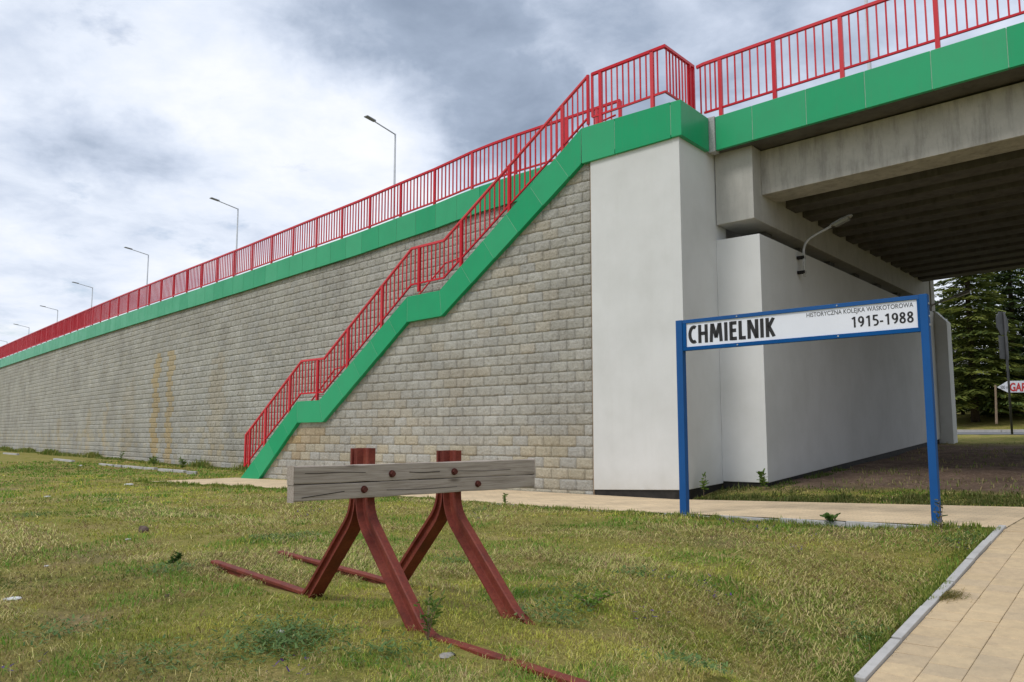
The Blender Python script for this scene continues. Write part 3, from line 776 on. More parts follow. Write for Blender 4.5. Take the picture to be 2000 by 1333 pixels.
post_p = unit_bar(.082, .07, 1.36, 'post'); bar_p = unit_bar(.028, .03, 1.04, 'bar')
for u in (.27, 1.66): piece('post', post_p, pr, W(u, GPILL, zt2(u) - 1.37), ROT)
MB().box(.01, .06, GPILL - .025, GPILL + .025, 9.905 - 1.06, 9.93).done('end_post', M_red, pr)
for k in range(1, 9): 
    uu = .27 + 1.39 * k / 9; piece('bar', bar_p, pr, W(uu, GPILL, zt2(uu) - 1.05), ROT)
piece('bar', bar_p, pr, W(1.80, GPILL, zt2(1.8) - 1.05), ROT)
for k in range(8): piece('bar', bar_p, pr, W(1.98, .16 + k * .145, 10.0 - 1.05), ROT)
for gg_ in (1.22, 1.40): piece('post', post_p, pr, W(1.98, gg_, 10.0 - 1.40), ROT)

ftop = lambda u: 8.574 + .042 * (u - 2.46)
br = thing('bridge_railing', W(6, 1.5, 8.7), 'red bar railing running along the bridge deck edge at upper right', 'railing')
GB = 1.52
MB().bar([W(2.03, GB, 10.0), W(2.2, GB, 10.03), W(30, GB, 10.03 + .042 * 27.8)], .07, .066).done('top_rail', M_red, br)
MB().bar([W(2.2, GB, 8.84), W(30, GB, 8.84 + .042 * 27.8)], .045, .045).done('bottom_rail', M_red, br)
bp = [2.62, 3.90, 5.36, 7.19] + [7.19 + 1.75 * k for k in range(1, 13)]
post_b = unit_bar(.085, .07, 1.42, 'post'); bar_b = unit_bar(.030, .03, 1.19, 'bar')
for u in bp: piece('post', post_b, br, W(u, GB, ftop(u) + .005), ROT)
zr = lambda u: 8.84 + .042 * (u - 2.2)
for a, b, n in [(2.12, 2.62, 4), (2.62, 3.90, 7), (3.90, 5.36, 8), (5.36, 7.19, 10)] + [(bp[3 + k], bp[4 + k], 10) for k in range(12)]:
    for k in range(0 if a == 2.12 else 1, n):
        uu = a + (b - a) * k / n; piece('bar', bar_b, br, W(uu, GB, zr(uu)), ROT)

# ------------------------------------------------------------------ abutment with the white pillar
ab = thing('abutment', W(2.5, 5, 0), 'pale rendered bridge abutment with projecting white pillar and black plinth', 'abutment')
mb = MB()
def sloped(u0, u1, g0, g1, zb_, z1, mbx):   # bottom follows the rising ground
    return mbx.box8([W(u0, g0, zb_(g0)), W(u1, g0, zb_(g0)), W(u1, g1, zb_(g1)), W(u0, g1, zb_(g1)), W(u0, g0, z1), W(u1, g0, z1), W(u1, g1, z1), W(u0, g1, z1)])
zb1 = lambda g: .17 + .052 * g
mb.add([W(0, 0, .125), W(2.33, 0, .215), W(2.33, 2.2, .30), W(0, 2.2, .30), W(0, 0, 7.75), W(2.33, 0, 7.85), W(2.33, 2.2, 7.85), W(0, 2.2, 7.75)],
       [(3, 2, 1, 0), (4, 5, 6, 7), (0, 1, 5, 4), (1, 2, 6, 5), (2, 3, 7, 6), (3, 0, 4, 7)])
mb.done('pillar', M_plaster, ab, bevel=.012)
mb = MB(); zb2 = lambda g: .324 + .0575 * (g - 1.66)
mb.box8([W(-2, 1.66 if False else 2.2, zb2(2.2)), W(3.375, 1.66, zb2(1.66)), W(3.375, 17.1, zb2(17.1)), W(-2, 17.1, zb2(17.1)),
         W(-2, 2.2, 5.80), W(3.375, 1.66, 5.80), W(3.375, 17.1, 5.80), W(-2, 17.1, 5.80)])
mb.v[0] = W(2.332, 1.66, zb2(1.66)); mb.v[4] = W(2.332, 1.66, 5.80); mb.v[3] = W(.5, 17.1, zb2(17.1)); mb.v[7] = W(.5, 17.1, 5.80)
mb.done('abutment_body', M_plaster, ab, bevel=.012)
mb = MB()
mb.box(.012, 2.30, .03, 2.2, -.4, .32); mb.box(2.31, 3.345, 1.69, 17.0, -.4, 1.1)
mb.box8([W(2.31, 1.70, .2), W(3.34, 1.70, .2), W(3.34, 17, .9), W(2.31, 17, .9), W(2.31, 1.70, .5), W(3.34, 1.70, .5), W(3.34, 17, 1.4), W(2.31, 17, 1.4)])
mb.v = [v for v in mb.v]
mb.done('plinth', M_plinth, ab)
mb = MB(); mb.box(.6, 1.95, 1.8, 17.1, 5.7, 8.0); mb.done('back_wall', M_conc2, ab)
for k in range(7):
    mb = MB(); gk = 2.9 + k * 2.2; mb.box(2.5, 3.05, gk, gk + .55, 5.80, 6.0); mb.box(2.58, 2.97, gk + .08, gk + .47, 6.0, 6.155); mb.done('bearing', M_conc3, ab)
# far wing pillar with its slanted shoulder
mb = MB(); ol = [(2.4, 1.0), (3.78, 1.0), (3.78, 5.42), (3.40, 5.85), (2.4, 5.85)]
mb.prism([W(p[0], 17.11, p[1]) for p in ol], [W(p[0], 17.75, p[1]) for p in ol]); mb.done('wing_pillar', M_plaster, ab, bevel=.01)
mb = MB(); mb.box(2.5, 3.30, 17.2, 17.7, 5.85, 7.9); mb.done('rear_pier', M_conc2, ab)
# pillar crown: green band, front and return, plus the landing slab
def crown(u0, u1, name='fascia_panel'):
    zt_ = lambda u: 8.585 + .008 * (u + .2); zb_ = lambda u: 7.725 + .03 * (u + .2)
    mb = MB(); a = [(u0, zb_(u0)), (u1, zb_(u1)), (u1, zt_(u1)), (u0, zt_(u0))]
    mb.prism([W(p[0], GF0, p[1]) for p in a], [W(p[0], GF1, p[1]) for p in a]); return mb.done(name, M_green, ab, bevel=.005)
crown(-.195, .72); crown(.732, 2.165)
mb = MB(); mb.box8([W(2.176, GF0, 7.80), W(2.43, GF0 + .0, 7.80), W(2.43, 1.24, 7.78), W(2.176, 1.24, 7.78), W(2.176, GF0, 8.60), W(2.43, GF0, 8.60), W(2.43, 1.24, 8.565), W(2.176, 1.24, 8.565)])
mb.done('fascia_panel', M_green, ab, bevel=.012)
mb = MB(); mb.box(-.19, 2.41, GF0 + .006, 1.2, 7.86, 8.54); mb.done('panel_joint', M_joint, ab)
mb = MB(); mb.box(-.2, 2.3, .22, 1.9, 8.2, 8.50); mb.done('landing', M_conc2, ab)

# ------------------------------------------------------------------ bridge deck
bd = thing('bridge', W(10, 9, 6), 'concrete road bridge with green deck edge and rows of girders beneath', 'bridge')
K = .042
def skewbox(u0, u1, g0, g1, z0, z1, ref=2.46, k=K):
    a = k * (u0 - ref); b = k * (u1 - ref)
    return MB().box8([W(u0, g0, z0 + a), W(u1, g0, z0 + b), W(u1, g1, z0 + b), W(u0, g1, z0 + a), W(u0, g0, z1 + a), W(u1, g0, z1 + b), W(u1, g1, z1 + b), W(u0, g1, z1 + a)])
mb = MB(); mb.add(*[[W(2.40, 1.26, 7.76), W(2.56, 1.26, 7.76), W(2.56, 1.5, 7.76), W(2.40, 1.5, 7.76), W(2.40, 1.26, 8.60), W(2.56, 1.26, 8.60), W(2.56, 1.5, 8.60), W(2.40, 1.5, 8.60)],
                    [(3, 2, 1, 0), (4, 5, 6, 7), (0, 1, 5, 4), (1, 2, 6, 5), (2, 3, 7, 6), (3, 0, 4, 7)]])
mb.done('expansion_joint_plate', M_steel, bd, bevel=.02)
js = [2.565, 3.446, 4.645, 5.852, 7.091, 8.378] + [8.378 + 1.25 * k for k in range(1, 7)]
for a, b in zip(js[:-1], js[1:]): skewbox(a + .007, b - .007, 1.30, 1.40, 7.79, 8.575).done('fascia_panel', M_green, bd, bevel=.005)
skewbox(2.57, js[-1], 1.306, 1.395, 7.80, 8.55).done('panel_joint', M_joint, bd)
UE = js[-1]
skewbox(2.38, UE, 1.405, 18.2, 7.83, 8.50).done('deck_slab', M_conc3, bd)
skewbox(2.38, UE, 17.9, 18.25, 7.79, 8.575).done('rear_fascia', M_green, bd)
skewbox(2.352, 3.262, 1.665, 17.2, 6.157, 7.84, k=.02).done('end_crossbeam', M_conc2, bd, bevel=.015)
def girder(g0, wd, web, top_w, name='girder', m=M_conc):
    mb = MB(); z0 = 6.80; c = g0 + wd / 2; fh = .24
    if web is None: prof = [(g0, z0), (g0 + wd, z0), (g0 + wd, 7.84), (g0, 7.84)]
    else: prof = [(g0, z0), (g0 + wd, z0), (g0 + wd, z0 + fh), (c + web / 2, z0 + fh + .14), (c + web / 2, 7.84), (c - web / 2, 7.84), (c - web / 2, z0 + fh + .14), (g0, z0 + fh)]
    k = .036
    mb.prism([W(3.262, g, z) for g, z in prof], [W(UE, g, z + k * (UE - 3.26)) for g, z in prof]); return mb.done(name, m, bd, bevel=.012)
girder(2.13, .86, None, None)
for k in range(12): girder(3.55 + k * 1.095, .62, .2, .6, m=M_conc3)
# opposite abutment out of frame
ob = thing('far_abutment', W(UE, 9, 0), 'pale rendered abutment at the other end of the bridge out of frame', 'abutment')
MB().box(UE - 1.0, UE + 1.5, 1.66, 17.2, -.8, 6.9).done('abutment_body', M_conc, ob)
MB().box(UE - .9, UE + 1.4, 1.70, 17.1, 6.9, 8.5).done('end_crossbeam', M_conc2, ob)
mb = MB(); mb.box(UE + 1.5, UE + 80, .8, 18.5, -1, 9.4); e2 = mb.done('embankment', M_soil, org=W(UE + 20, 9, 0)); e2['kind'] = 'structure'

# lamps fixed to the abutment side wall
def wall_lamp(pts, head0, head1, label, base):
    t = thing('wall_lamp', base, label, 'lamp', 'lamps on the abutment wall')
    MB().tube(pts, .032, 8).done('arm', M_steel, t, smooth=True)
    for q in (.12, .48):
        z_ = pts[0].z + q; mb = MB(); c = pts[0]
        wl = -Vector((U2[0], U2[1], 0)); mb.bar([Vector((c.x, c.y, z_)) - wl * .02, Vector((c.x, c.y, z_)) + wl * .16], .10, .07); mb.done('clamp', M_dark, t)
    d = (head1 - head0); ln = d.length; d.normalize(); side = d.cross(Vector((0, 0, 1))).normalized(); up = side.cross(d)
    mb = MB(); secs = [(0, .04, .03), (.12, .07, .045), (.55, .10, .055), (.9, .09, .04), (1, .04, .025)]; rings = []
    for s_, hw, hh in secs:
        c = head0 + d * ln * s_; rings.append([c + side * hw * a + up * hh * b for a, b in ((-1, 0), (-.6, 1), (.6, 1), (1, 0))])
    vs = [v for q in rings for v in q]; fs = [(4 * i + k, 4 * i + (k + 1) % 4, 4 * i + 4 + (k + 1) % 4, 4 * i + 4 + k) for i in range(len(secs) - 1) for k in range(4)] + [(0, 1, 2, 3), tuple(len(vs) - 4 + k for k in (3, 2, 1, 0))]
    mb.add(vs, fs).done('lamp_head', M_steel, t, smooth=False)
    mb = MB(); mb.prism([head0 + d * ln * s_ + side * hw * k - up * .005 for s_, hw, k in ((.15, .08, 1), (.85, .1, 1), (.85, .1, -1), (.15, .08, -1))],
                        [head0 + d * ln * s_ + side * hw * k - up * .06 for s_, hw, k in ((.2, .06, 1), (.8, .08, 1), (.8, .08, -1), (.2, .06, -1))]); mb.done('lens', M_glass, t)
g_ = 3.84; base = [W(3.55, g_, 5.12), W(3.55, g_, 5.60), W(3.55, g_, 5.78), W(3.60, g_, 5.93), W(3.70, g_, 6.03), W(3.88, g_, 6.12), W(4.22, g_, 6.25)]
wall_lamp(base, W(4.20, g_, 6.245), W(4.72, g_, 6.43), 'grey bracket lamp on the abutment wall near its front corner', W(3.4, g_, 5.1))
g_ = 15.6; base = [W(3.55, g_, 5.15), W(3.55, g_, 5.6), W(3.58, g_, 5.75), W(3.70, g_, 5.86), W(4.35, g_, 6.05)]
wall_lamp(base, W(4.3, g_, 6.04), W(5.0, g_, 6.26), 'far bracket lamp at the rear end of the abutment wall above the blue sign', W(3.4, g_, 5.1))

# ------------------------------------------------------------------ station name sign
sg = thing('station_sign', W(5.82, -3.1, 0), 'tall blue framed station name board on two blue posts', 'sign')
SG = -3.13
zl_ = lambda u: float(zground(u, SG)) - .4
MB().box(3.845, 3.965, SG, SG + .12, zl_(3.9), 3.29).done('post', M_blue, sg, bevel=.006)
MB().box(7.690, 7.795, SG, SG + .12, zl_(7.7), 3.325).done('post', M_blue, sg, bevel=.006)
zf = lambda u, z: z + .009 * (u - 4.0)
def sgbox(u0, u1, z0, z1, g0, g1, m, name, parent=sg, bevel=0):
    return MB().box8([W(u0, g0, zf(u0, z0)), W(u1, g0, zf(u1, z0)), W(u1, g1, zf(u1, z0)), W(u0, g1, zf(u0, z0)), W(u0, g0, zf(u0, z1)), W(u1, g0, zf(u1, z1)), W(u1, g1, zf(u1, z1)), W(u0, g1, zf(u0, z1))]).done(name, m, parent, bevel)
sgbox(3.967, 7.688, 3.228, 3.288, SG + .012, SG + .10, M_blue, 'frame_rail', bevel=.004)
sgbox(3.967, 7.688, 2.765, 2.825, SG + .012, SG + .10, M_blue, 'frame_rail', bevel=.004)
sgbox(3.967, 4.03, 2.826, 3.227, SG + .013, SG + .10, M_blue, 'frame_stile', bevel=.004)
sgbox(7.655, 7.688, 2.826, 3.227, SG + .013, SG + .10, M_blue, 'frame_stile', bevel=.004)
pnl = sgbox(4.026, 7.659, 2.82, 3.232, SG + .035, SG + .06, M_white, 'name_panel')
for u_, z_ in ((4.95, 3.258), (6.55, 3.258), (4.95, 2.795), (6.55, 2.795)):
    mb = MB(); mb.tube([W(u_, SG + .013, zf(u_, z_)), W(u_, SG + .004, zf(u_, z_))], .012, 8); mb.done('rivet', M_steel, sg)
for z_ in (3.16, 2.98, 2.86):
    mb = MB(); mb.tube([W(7.795, SG + .06, z_ + .03), W(7.807, SG + .06, z_ + .03)], .016, 8); mb.done('rivet', M_steel, sg)
def text(body, rect, m, name, parent, place, bold=0.0, extr=.002, align=None):
    cu = bpy.data.curves.new('txt', 'FONT'); cu.body = body; cu.offset = bold; cu.extrude = 0.0; cu.resolution_u = 3
    to = bpy.data.objects.new('txt', cu); COL.objects.link(to); bpy.context.view_layer.update()
    me = bpy.data.meshes.new_from_object(to.evaluated_get(bpy.context.evaluated_depsgraph_get()))
    bpy.data.objects.remove(to); bpy.data.curves.remove(cu)
    vs = np.array([v.co[:] for v in me.vertices]); lo = vs.min(0); hi = vs.max(0)
    capfix = rect
    P = [place(rect[0] + (v[0] - lo[0]) / (hi[0] - lo[0]) * (rect[1] - rect[0]), rect[2] + (v[1] - lo[1]) / (hi[1] - lo[1]) * (rect[3] - rect[2])) for v in vs]
    me2 = bpy.data.meshes.new(name); me2.from_pydata([Vector(p) - ORG[parent] for p in P], [], [tuple(f.vertices) for f in me.polygons]); me2.materials.append(m)
    bpy.data.meshes.remove(me)
    o = bpy.data.objects.new(name, me2); link(o, parent, ORG[parent]); return o
pl = lambda u, z: W(u, SG + .032, zf(u, z))
def arc(cx, cy, rx, ry, a0, a1, n=18): return [(cx + rx * math.cos(R(a0 + (a1 - a0) * k / n)), cy + ry * math.sin(R(a0 + (a1 - a0) * k / n))) for k in range(n + 1)]
def glyph(ch, t):
    h = t / 2
    if ch == 'C': return .50, [arc(.34, .5, .34 - h, .5 - h * .9, 62, 298, 22)]
    if ch == 'H': return .58, [[(h, 0), (h, 1)], [(.58 - h, 0), (.58 - h, 1)], [(h, .52), (.58 - h, .52)]]
    if ch == 'M': return .76, [[(h * .9, 0), (.10 + h * .5, 1)], [(.76 - h * .9, 0), (.66 - h * .5, 1)], [(.10 + h * .8, .98), (.38, .22)], [(.66 - h * .8, .98), (.38, .22)]]
    if ch == 'I': return t, [[(h, 0), (h, 1)]]
    if ch == 'E': return .42, [[(h, 0), (h, 1)], [(h, h * .85), (.42, h * .85)], [(h, .52), (.39, .52)], [(h, 1 - h * .85), (.42, 1 - h * .85)]]
    if ch == 'L': return .40, [[(h, 0), (h, 1)], [(h, h * .85), (.40, h * .85)]]
    if ch == 'N': return .60, [[(h * .9, 0), (h * .9, 1)], [(.60 - h * .9, 0), (.60 - h * .9, 1)], [(h * 1.1, .97), (.60 - h * 1.1, .03)]]
    if ch == 'K': return .54, [[(h, 0), (h, 1)], [(h * 1.6, .50), (.54 - h * 1.1, 1)], [(h * 1.9, .54), (.54 - h * 1.0, 0)]]
    if ch == '1': return .50, [[(.31, 0), (.31, 1)], [(.31, .96), (.10, .80)]]
    if ch == '9': return .50, [arc(.25, .68, .25 - h, .32 - h * .9, 0, 360, 24), arc(.10, .52, .40 - h, .52 - h * .9, 22, -75, 14)]
    if ch == '5': return .50, [[(.44, 1 - h * .85), (.10, 1 - h * .85)], [(.12, 1), (.09, .55)], arc(.19, .32, .31 - h, .32 - h * .9, 118, -112, 20)]
    if ch == '8': return .50, [arc(.25, .755, .21 - h * .8, .245 - h * .8, 0, 360, 22), arc(.25, .27, .25 - h, .27 - h * .8, 0, 360, 24)]
    if ch == '-': return .26, [[(0, .36), (.26, .36)]]
def strokes(txt, rect, t, gap, m, parent, place):
    quads = []; x = 0
    for ch in txt:
        w_, st = glyph(ch, t)
        for pl_ in st:
            for (a, b) in zip(pl_[:-1], pl_[1:]):
                d = Vector((b[0] - a[0], b[1] - a[1])); ln = d.length; d /= ln; n_ = Vector((-d.y, d.x)) * t / 2
                e = d * .004 if len(pl_) > 3 else d * 0
                quads.append([(x + a[0] - e.x - n_.x, a[1] - e.y - n_.y), (x + b[0] + e.x - n_.x, b[1] + e.y - n_.y), (x + b[0] + e.x + n_.x, b[1] + e.y + n_.y), (x + a[0] - e.x + n_.x, a[1] - e.y + n_.y)])
        x += w_ + gap
    tot = x - gap; mb = MB()
    for q in quads: mb.add([place(rect[0] + (rect[1] - rect[0]) * a / tot, rect[2] + (rect[3] - rect[2]) * min(max(b, -.01), 1.01)) for a, b in q], [(0, 1, 2, 3)])
    return mb.done('lettering', m, parent)
strokes('CHMIELNIK', (4.065, 5.585, 2.875, 3.182), .192, .105, M_black, pnl, pl)
strokes('1915-1988', (6.735, 7.60, 2.905, 3.066), .15, .085, M_black, pnl, pl)
text('HISTORYCZNA KOLEJKA WĄSKOTOROWA', (6.08, 7.605, 3.105, 3.198), M_grey, 'lettering', pnl, pl, bold=.006)

# ------------------------------------------------------------------ buffer stop
TV = Vector((.645, -.764, 0)); NV = Vector((.764, .645, 0))
def T(t, n, z=0): return TV * t + NV * n + Vector((0, 0, z))
tc_ = -5.58
bs = thing('buffer_stop', T(tc_, 3.63, 0), 'railway buffer stop of bent red-brown rails carrying grey timber beams', 'buffer stop')
PSC = 1.27
PROF = [(-.046, 0), (.046, 0), (.046, .010), (.011, .022), (.008, .030), (.008, .066), (.014, .074), (.027, .078), (.028, .096), (.022, .102), (-.022, .102), (-.028, .096), (-.027, .078), (-.014, .074), (-.008, .066), (-.008, .030), (-.011, .022), (-.046, .010)]
PROF = [(a * PSC, b * PSC) for a, b in PROF]
def sweep(n0, sgn, path2):
    pts = []
    P = [Vector(p) for p in path2]
    # round the corners
    out = [P[0]]
    for i in range(1, len(P) - 1):
        a, b, c = P[i - 1], P[i], P[i + 1]; r = min(.17 if b.y > .3 else .09, (b - a).length * .45, (c - b).length * .45)
        p0 = b + (a - b).normalized() * r; p1 = b + (c - b).normalized() * r
        for k in range(7):
            t_ = k / 6; out.append(p0 * (1 - t_) ** 2 + b * 2 * t_ * (1 - t_) + p1 * t_ ** 2)
    out.append(P[-1]); rings = []
    for i, p in enumerate(out):
        d = (out[min(i + 1, len(out) - 1)] - out[max(i - 1, 0)]).normalized(); nn = Vector((-d.y, d.x))
        rings.append([T(tc_ + sgn * (p.x + nn.x * h), n0 + w_, p.y + nn.y * h) for w_, h in PROF])
    mb = MB(); n = len(PROF); vs = [v for q in rings for v in q]
    fs = [(i * n + k, i * n + (k + 1) % n, (i + 1) * n + (k + 1) % n, (i + 1) * n + k) for i in range(len(rings) - 1) for k in range(n)]
    fs += [tuple(range(n))[::-1], tuple(range((len(rings) - 1) * n, len(rings) * n))]
    mb.add(vs, fs); return mb
def gz(t, n): q = T(t, n); return float(zground(*to_ug(q.x, q.y)))
for n0, tn, tf, top in ((3.225, 2.9, 2.92, 1.252), (4.03, 2.6, 3.12, 1.225)):
    near = [(.004, top), (.004, .73), (.80, -.02), (.95, -.085), (1.3, -.080), (tn, -.075)] if n0 < 4 else [(.004, top), (.004, .71), (.80, -.02), (.92, -.08), (1.02, -.12), (1.2, -.16)]
    near = near[:1] + [near[1]] + near[2:]
    # path runs downwards; outward normal must face +t, so walk it upwards
    sweep(n0, 1, [(-0 + x, y) for x, y in near][::1] if False else near[::-1]).done('rail', M_rail, bs) if False else None
    def outward(pts, sgn, nm):
        # order so that the left-hand normal of the walk points away from the post / up on the ground
        return sweep(n0, sgn, pts).done(nm, M_rail, bs)
    outward(near, 1, 'bent_rail')
    far = [(.004, top - .004), (.004, .73), (.72, .03), (.84, -.058), (1.3, -.050), (tf, -.038)]
    outward(far, -1, 'bent_rail')
tt0, tt1 = tc_ + .136, tc_ + .226
def beam(z0l, z1l, z0r, z1r, n0, n1, seed):
    rs = random.Random(seed); mb = MB(); secs = 13; rings = []
    for k in range(secs):
        f = k / (secs - 1); n = n0 + (n1 - n0) * f; w_ = lambda: rs.uniform(-.0025, .0025)
        a = z0l + (z0r - z0l) * f; b = z1l + (z1r - z1l) * f
        rings.append([T(tt1 + w_(), n, a + w_()), T(tt1 + w_(), n, b + w_()), T(tt0, n, b + w_()), T(tt0, n, a + w_())])
    vs = [v for q in rings for v in q]; fs = [(4 * i + k, 4 * i + (k + 1) % 4, 4 * i + 4 + (k + 1) % 4, 4 * i + 4 + k) for i in range(secs - 1) for k in range(4)]
    fs += [(0, 1, 2, 3), tuple(4 * secs - 4 + k for k in (3, 2, 1, 0))]
    mb.add(vs, fs); o = mb.done('timber_beam', M_wood, bs, bevel=.006); return o
lo_b = beam(.892, 1.006, .906, 1.012, 2.56, 4.77, 3)
up_b = beam(1.011, 1.131, 1.016, 1.142, 2.555, 4.777, 5)
def crack(beam_o, pts, wd):
    mb = MB()
    for (a, za), (b, zb__) in zip(pts[:-1], pts[1:]):
        y_ = tt1 + .0035; mb.add([T(y_, a, za - wd / 2), T(y_, b, zb__ - wd / 2), T(y_, b, zb__ + wd / 2), T(y_, a, za + wd / 2)], [(0, 1, 2, 3)])
    mb.done('crack', M_crack, beam_o)
crack(up_b, [(2.64, 1.085), (2.75, 1.082), (2.92, 1.086), (3.12, 1.078)], .004)
crack(up_b, [(3.50, 1.070), (3.62, 1.063), (3.78, 1.066)], .005)
crack(up_b, [(3.95, 1.066), (4.2, 1.058), (4.5, 1.063)], .003)
crack(lo_b, [(2.62, .918), (2.75, .930), (2.95, .950)], .005)
crack(lo_b, [(3.3, .945), (3.6, .938), (3.95, .944)], .003)
for n_, z_ in ((3.345, 1.062), (3.92, 1.062), (3.11, .957), (4.155, .958)):
    mb = MB(); mb.tube([T(tt1 - .005, n_, z_), T(tt1 + .006, n_, z_)], .027, 14); mb.tube([T(tt1 + .006, n_, z_), T(tt1 + .026, n_, z_)], .021, 6); mb.done('bolt', M_bolt, bs)

# ------------------------------------------------------------------ street lamps on the elevated road
def street_lamp(top, armdir, label, h=8.6, arm=1.55):
    base = Vector((top.x, top.y, top.z - h))
    t = thing('street_lamp', base, label, 'street lamp', 'street lamps along the elevated road')
    MB().tube([base, base + Vector((0, 0, 1.2)), top], [.085, .075, .045], 8).done('pole', M_post, t, smooth=True)
    d = Vector((armdir[0], armdir[1], 0)).normalized(); e = top + d * arm + Vector((0, 0, .22))
    MB().tube([top + Vector((0, 0, -.03)), e], .033, 6).done('arm', M_post, t, smooth=True)
    s = Vector((-d.y, d.x, 0)); q = e - d * .1
    mb = MB(); mb.prism([q + s * .1 + Vector((0, 0, -.03)), q + s * .1 + Vector((0, 0, .05)), q - s * .1 + Vector((0, 0, .05)), q - s * .1 + Vector((0, 0, -.03))],
                        [q + d * .62 + s * .14 + Vector((0, 0, .05)), q + d * .62 + s * .14 + Vector((0, 0, .10)), q + d * .62 - s * .14 + Vector((0, 0, .10)), q + d * .62 - s * .14 + Vector((0, 0, .05))])
    mb.done('lamp_head', M_lamphead, t, bevel=.015)
names = ['tallest-looking street lamp rising behind the railing left of the stair top', 'street lamp second in line leftward from the stair top', 'street lamp third in line leftward from the stair top',
         'street lamp fourth in line leftward from the stair top', 'small distant street lamp, fifth in line leftward from the stair top', 'tiny distant street lamp near the left edge, sixth from the stair top', 'farthest street lamp cut by the left edge of the photo']
for (x, y), nm in zip([(772, 262), (465, 408), (290, 498), (181, 562), (113, 606), (57, 640), (14, 668)], names):
    d = px_dir(x, y); k = (16.75 - 1.35) / d.z; P_ = Vector((d.x * k, d.y * k, 16.75))
    street_lamp(P_, -(G2 * .93 - U2 * .05) if x > 600 else -G2, nm)
street_lamp(W(3.42, 10.5, 17.4), -G2, 'street lamp pole seen through the bridge railing at upper right', 8.9)

# ------------------------------------------------------------------ things beyond the bridge
def stop_sign():
    b = at_px(1977, 850, 34); b.z = 1.38
    t = thing('road_sign', b, 'back of an octagonal road sign with a plate below on a dark pole', 'road sign')
    MB().tube([b, b + Vector((0, 0, 5.05))], .045, 8).done('pole', M_signback, t, smooth=True)
    ax = Vector((.83, .56, 0)); nr = Vector((-.56, .83, 0)); c = Vector((b.x - .12, b.y - .05, 1.35 + (850 - 632) / 1614 * 34)); 
    mb = MB(); o8 = [(math.cos(R(22.5 + 45 * k)) * .52, math.sin(R(22.5 + 45 * k)) * .52) for k in range(8)]
    mb.prism([c + ax * a + Vector((0, 0, z)) for a, z in o8], [c + ax * a + Vector((0, 0, z)) + nr * .03 for a, z in o8]); mb.done('octagon_plate', M_signback, t)
    mb = MB(); c2 = c - Vector((0, 0, 1.0)); q = [(-.36, -.48), (.36, -.48), (.36, .48), (-.36, .48)]
    mb.prism([c2 + ax * a + Vector((0, 0, z)) for a, z in q], [c2 + ax * a + Vector((0, 0, z)) + nr * .03 for a, z in q]); mb.done('lower_plate', M_signback, t)
stop_sign()
def arrow_sign():
    Yd = 41.0
    p = lambda x, y: at_px(x, y, Yd)
    b = p(1948, 816)
    t = thing('arrow_sign', b, 'white arrow shaped advertising board with red letters on wooden stakes', 'sign')
    o = [p(1948, 757), p(1969, 744.5), p(2070, 743), p(2070, 766), p(1969, 767)]; back = Vector((0, .04, 0))
    bd_ = MB().prism(o, [v + back for v in o]).done('board', M_white, t)
    MB().tube([b + Vector((0, .1, -.3)), p(1947.5, 780) + Vector((0, .1, 0)), p(1946.5, 752) + Vector((0, .1, 0))], [.06, .05, .05], 7).done('stake', M_stake, t)
    MB().tube([p(2060, 818) + Vector((0, .1, -.3)), p(2060, 745) + Vector((0, .1, 0))], .05, 7).done('stake', M_stake, t)
    text('GARI', (0, 1, 0, 1), M_rprint, 'lettering', bd_, lambda a, c: p(1972 + a * 36, 765 - c * 17) + Vector((0, -.01, 0)), bold=.03)
    text('500 m', (0, 1, 0, 1), M_grey, 'lettering', bd_, lambda a, c: p(1954 + a * 15, 760 - c * 6.5) + Vector((0, -.01, 0)))
arrow_sign()
# house behind the trees
hp = at_px(1672, 800, 72); hp.z = 3.0
hs = thing('house', hp, 'house with a dark grey roof half hidden behind the spruces', 'house')
hx = Vector((.96, -.28, 0)); hy = Vector((.28, .96, 0))
def H(a, b, z): return hp + hx * a + hy * b + Vector((0, 0, z))
MB().box8([H(-9, 0, -1), H(9, 0, -1), H(9, 8, -1), H(-9, 8, -1), H(-9, 0, 3.6), H(9, 0, 3.6), H(9, 8, 3.6), H(-9, 8, 3.6)]).done('wall', M_house, hs)
rf_ = MB().prism([H(-9.5, -.6, 3.4), H(-9.5, 4, 7.6), H(-9.5, 8.6, 3.4), H(-9.5, 4, 7.3)], [H(9.5, -.6, 3.4), H(9.5, 4, 7.6), H(9.5, 8.6, 3.4), H(9.5, 4, 7.3)]).done('roof', M_roof, hs)
MB().box8([H(-9.5, 3.8, 7.55), H(9.5, 3.8, 7.55), H(9.5, 4.2, 7.55), H(-9.5, 4.2, 7.55), H(-9.5, 3.85, 7.72), H(9.5, 3.85, 7.72), H(9.5, 4.15, 7.72), H(-9.5, 4.15, 7.72)]).done('ridge', M_pale, rf_)
for a in (-6, -2, 2, 6):
    wn = MB().box8([H(a - .6, -.04, 1.0), H(a + .6, -.04, 1.0), H(a + .6, .05, 1.0), H(a - .6, .05, 1.0), H(a - .6, -.04, 2.4), H(a + .6, -.04, 2.4), H(a + .6, .05, 2.4), H(a - .6, .05, 2.4)]).done('window', M_white, hs)
    MB().box8([H(a - .5, -.06, 1.1), H(a + .5, -.06, 1.1), H(a + .5, 0, 1.1), H(a - .5, 0, 1.1), H(a - .5, -.06, 2.3), H(a + .5, -.06, 2.3), H(a + .5, 0, 2.3), H(a - .5, 0, 2.3)]).done('pane', M_win, wn)

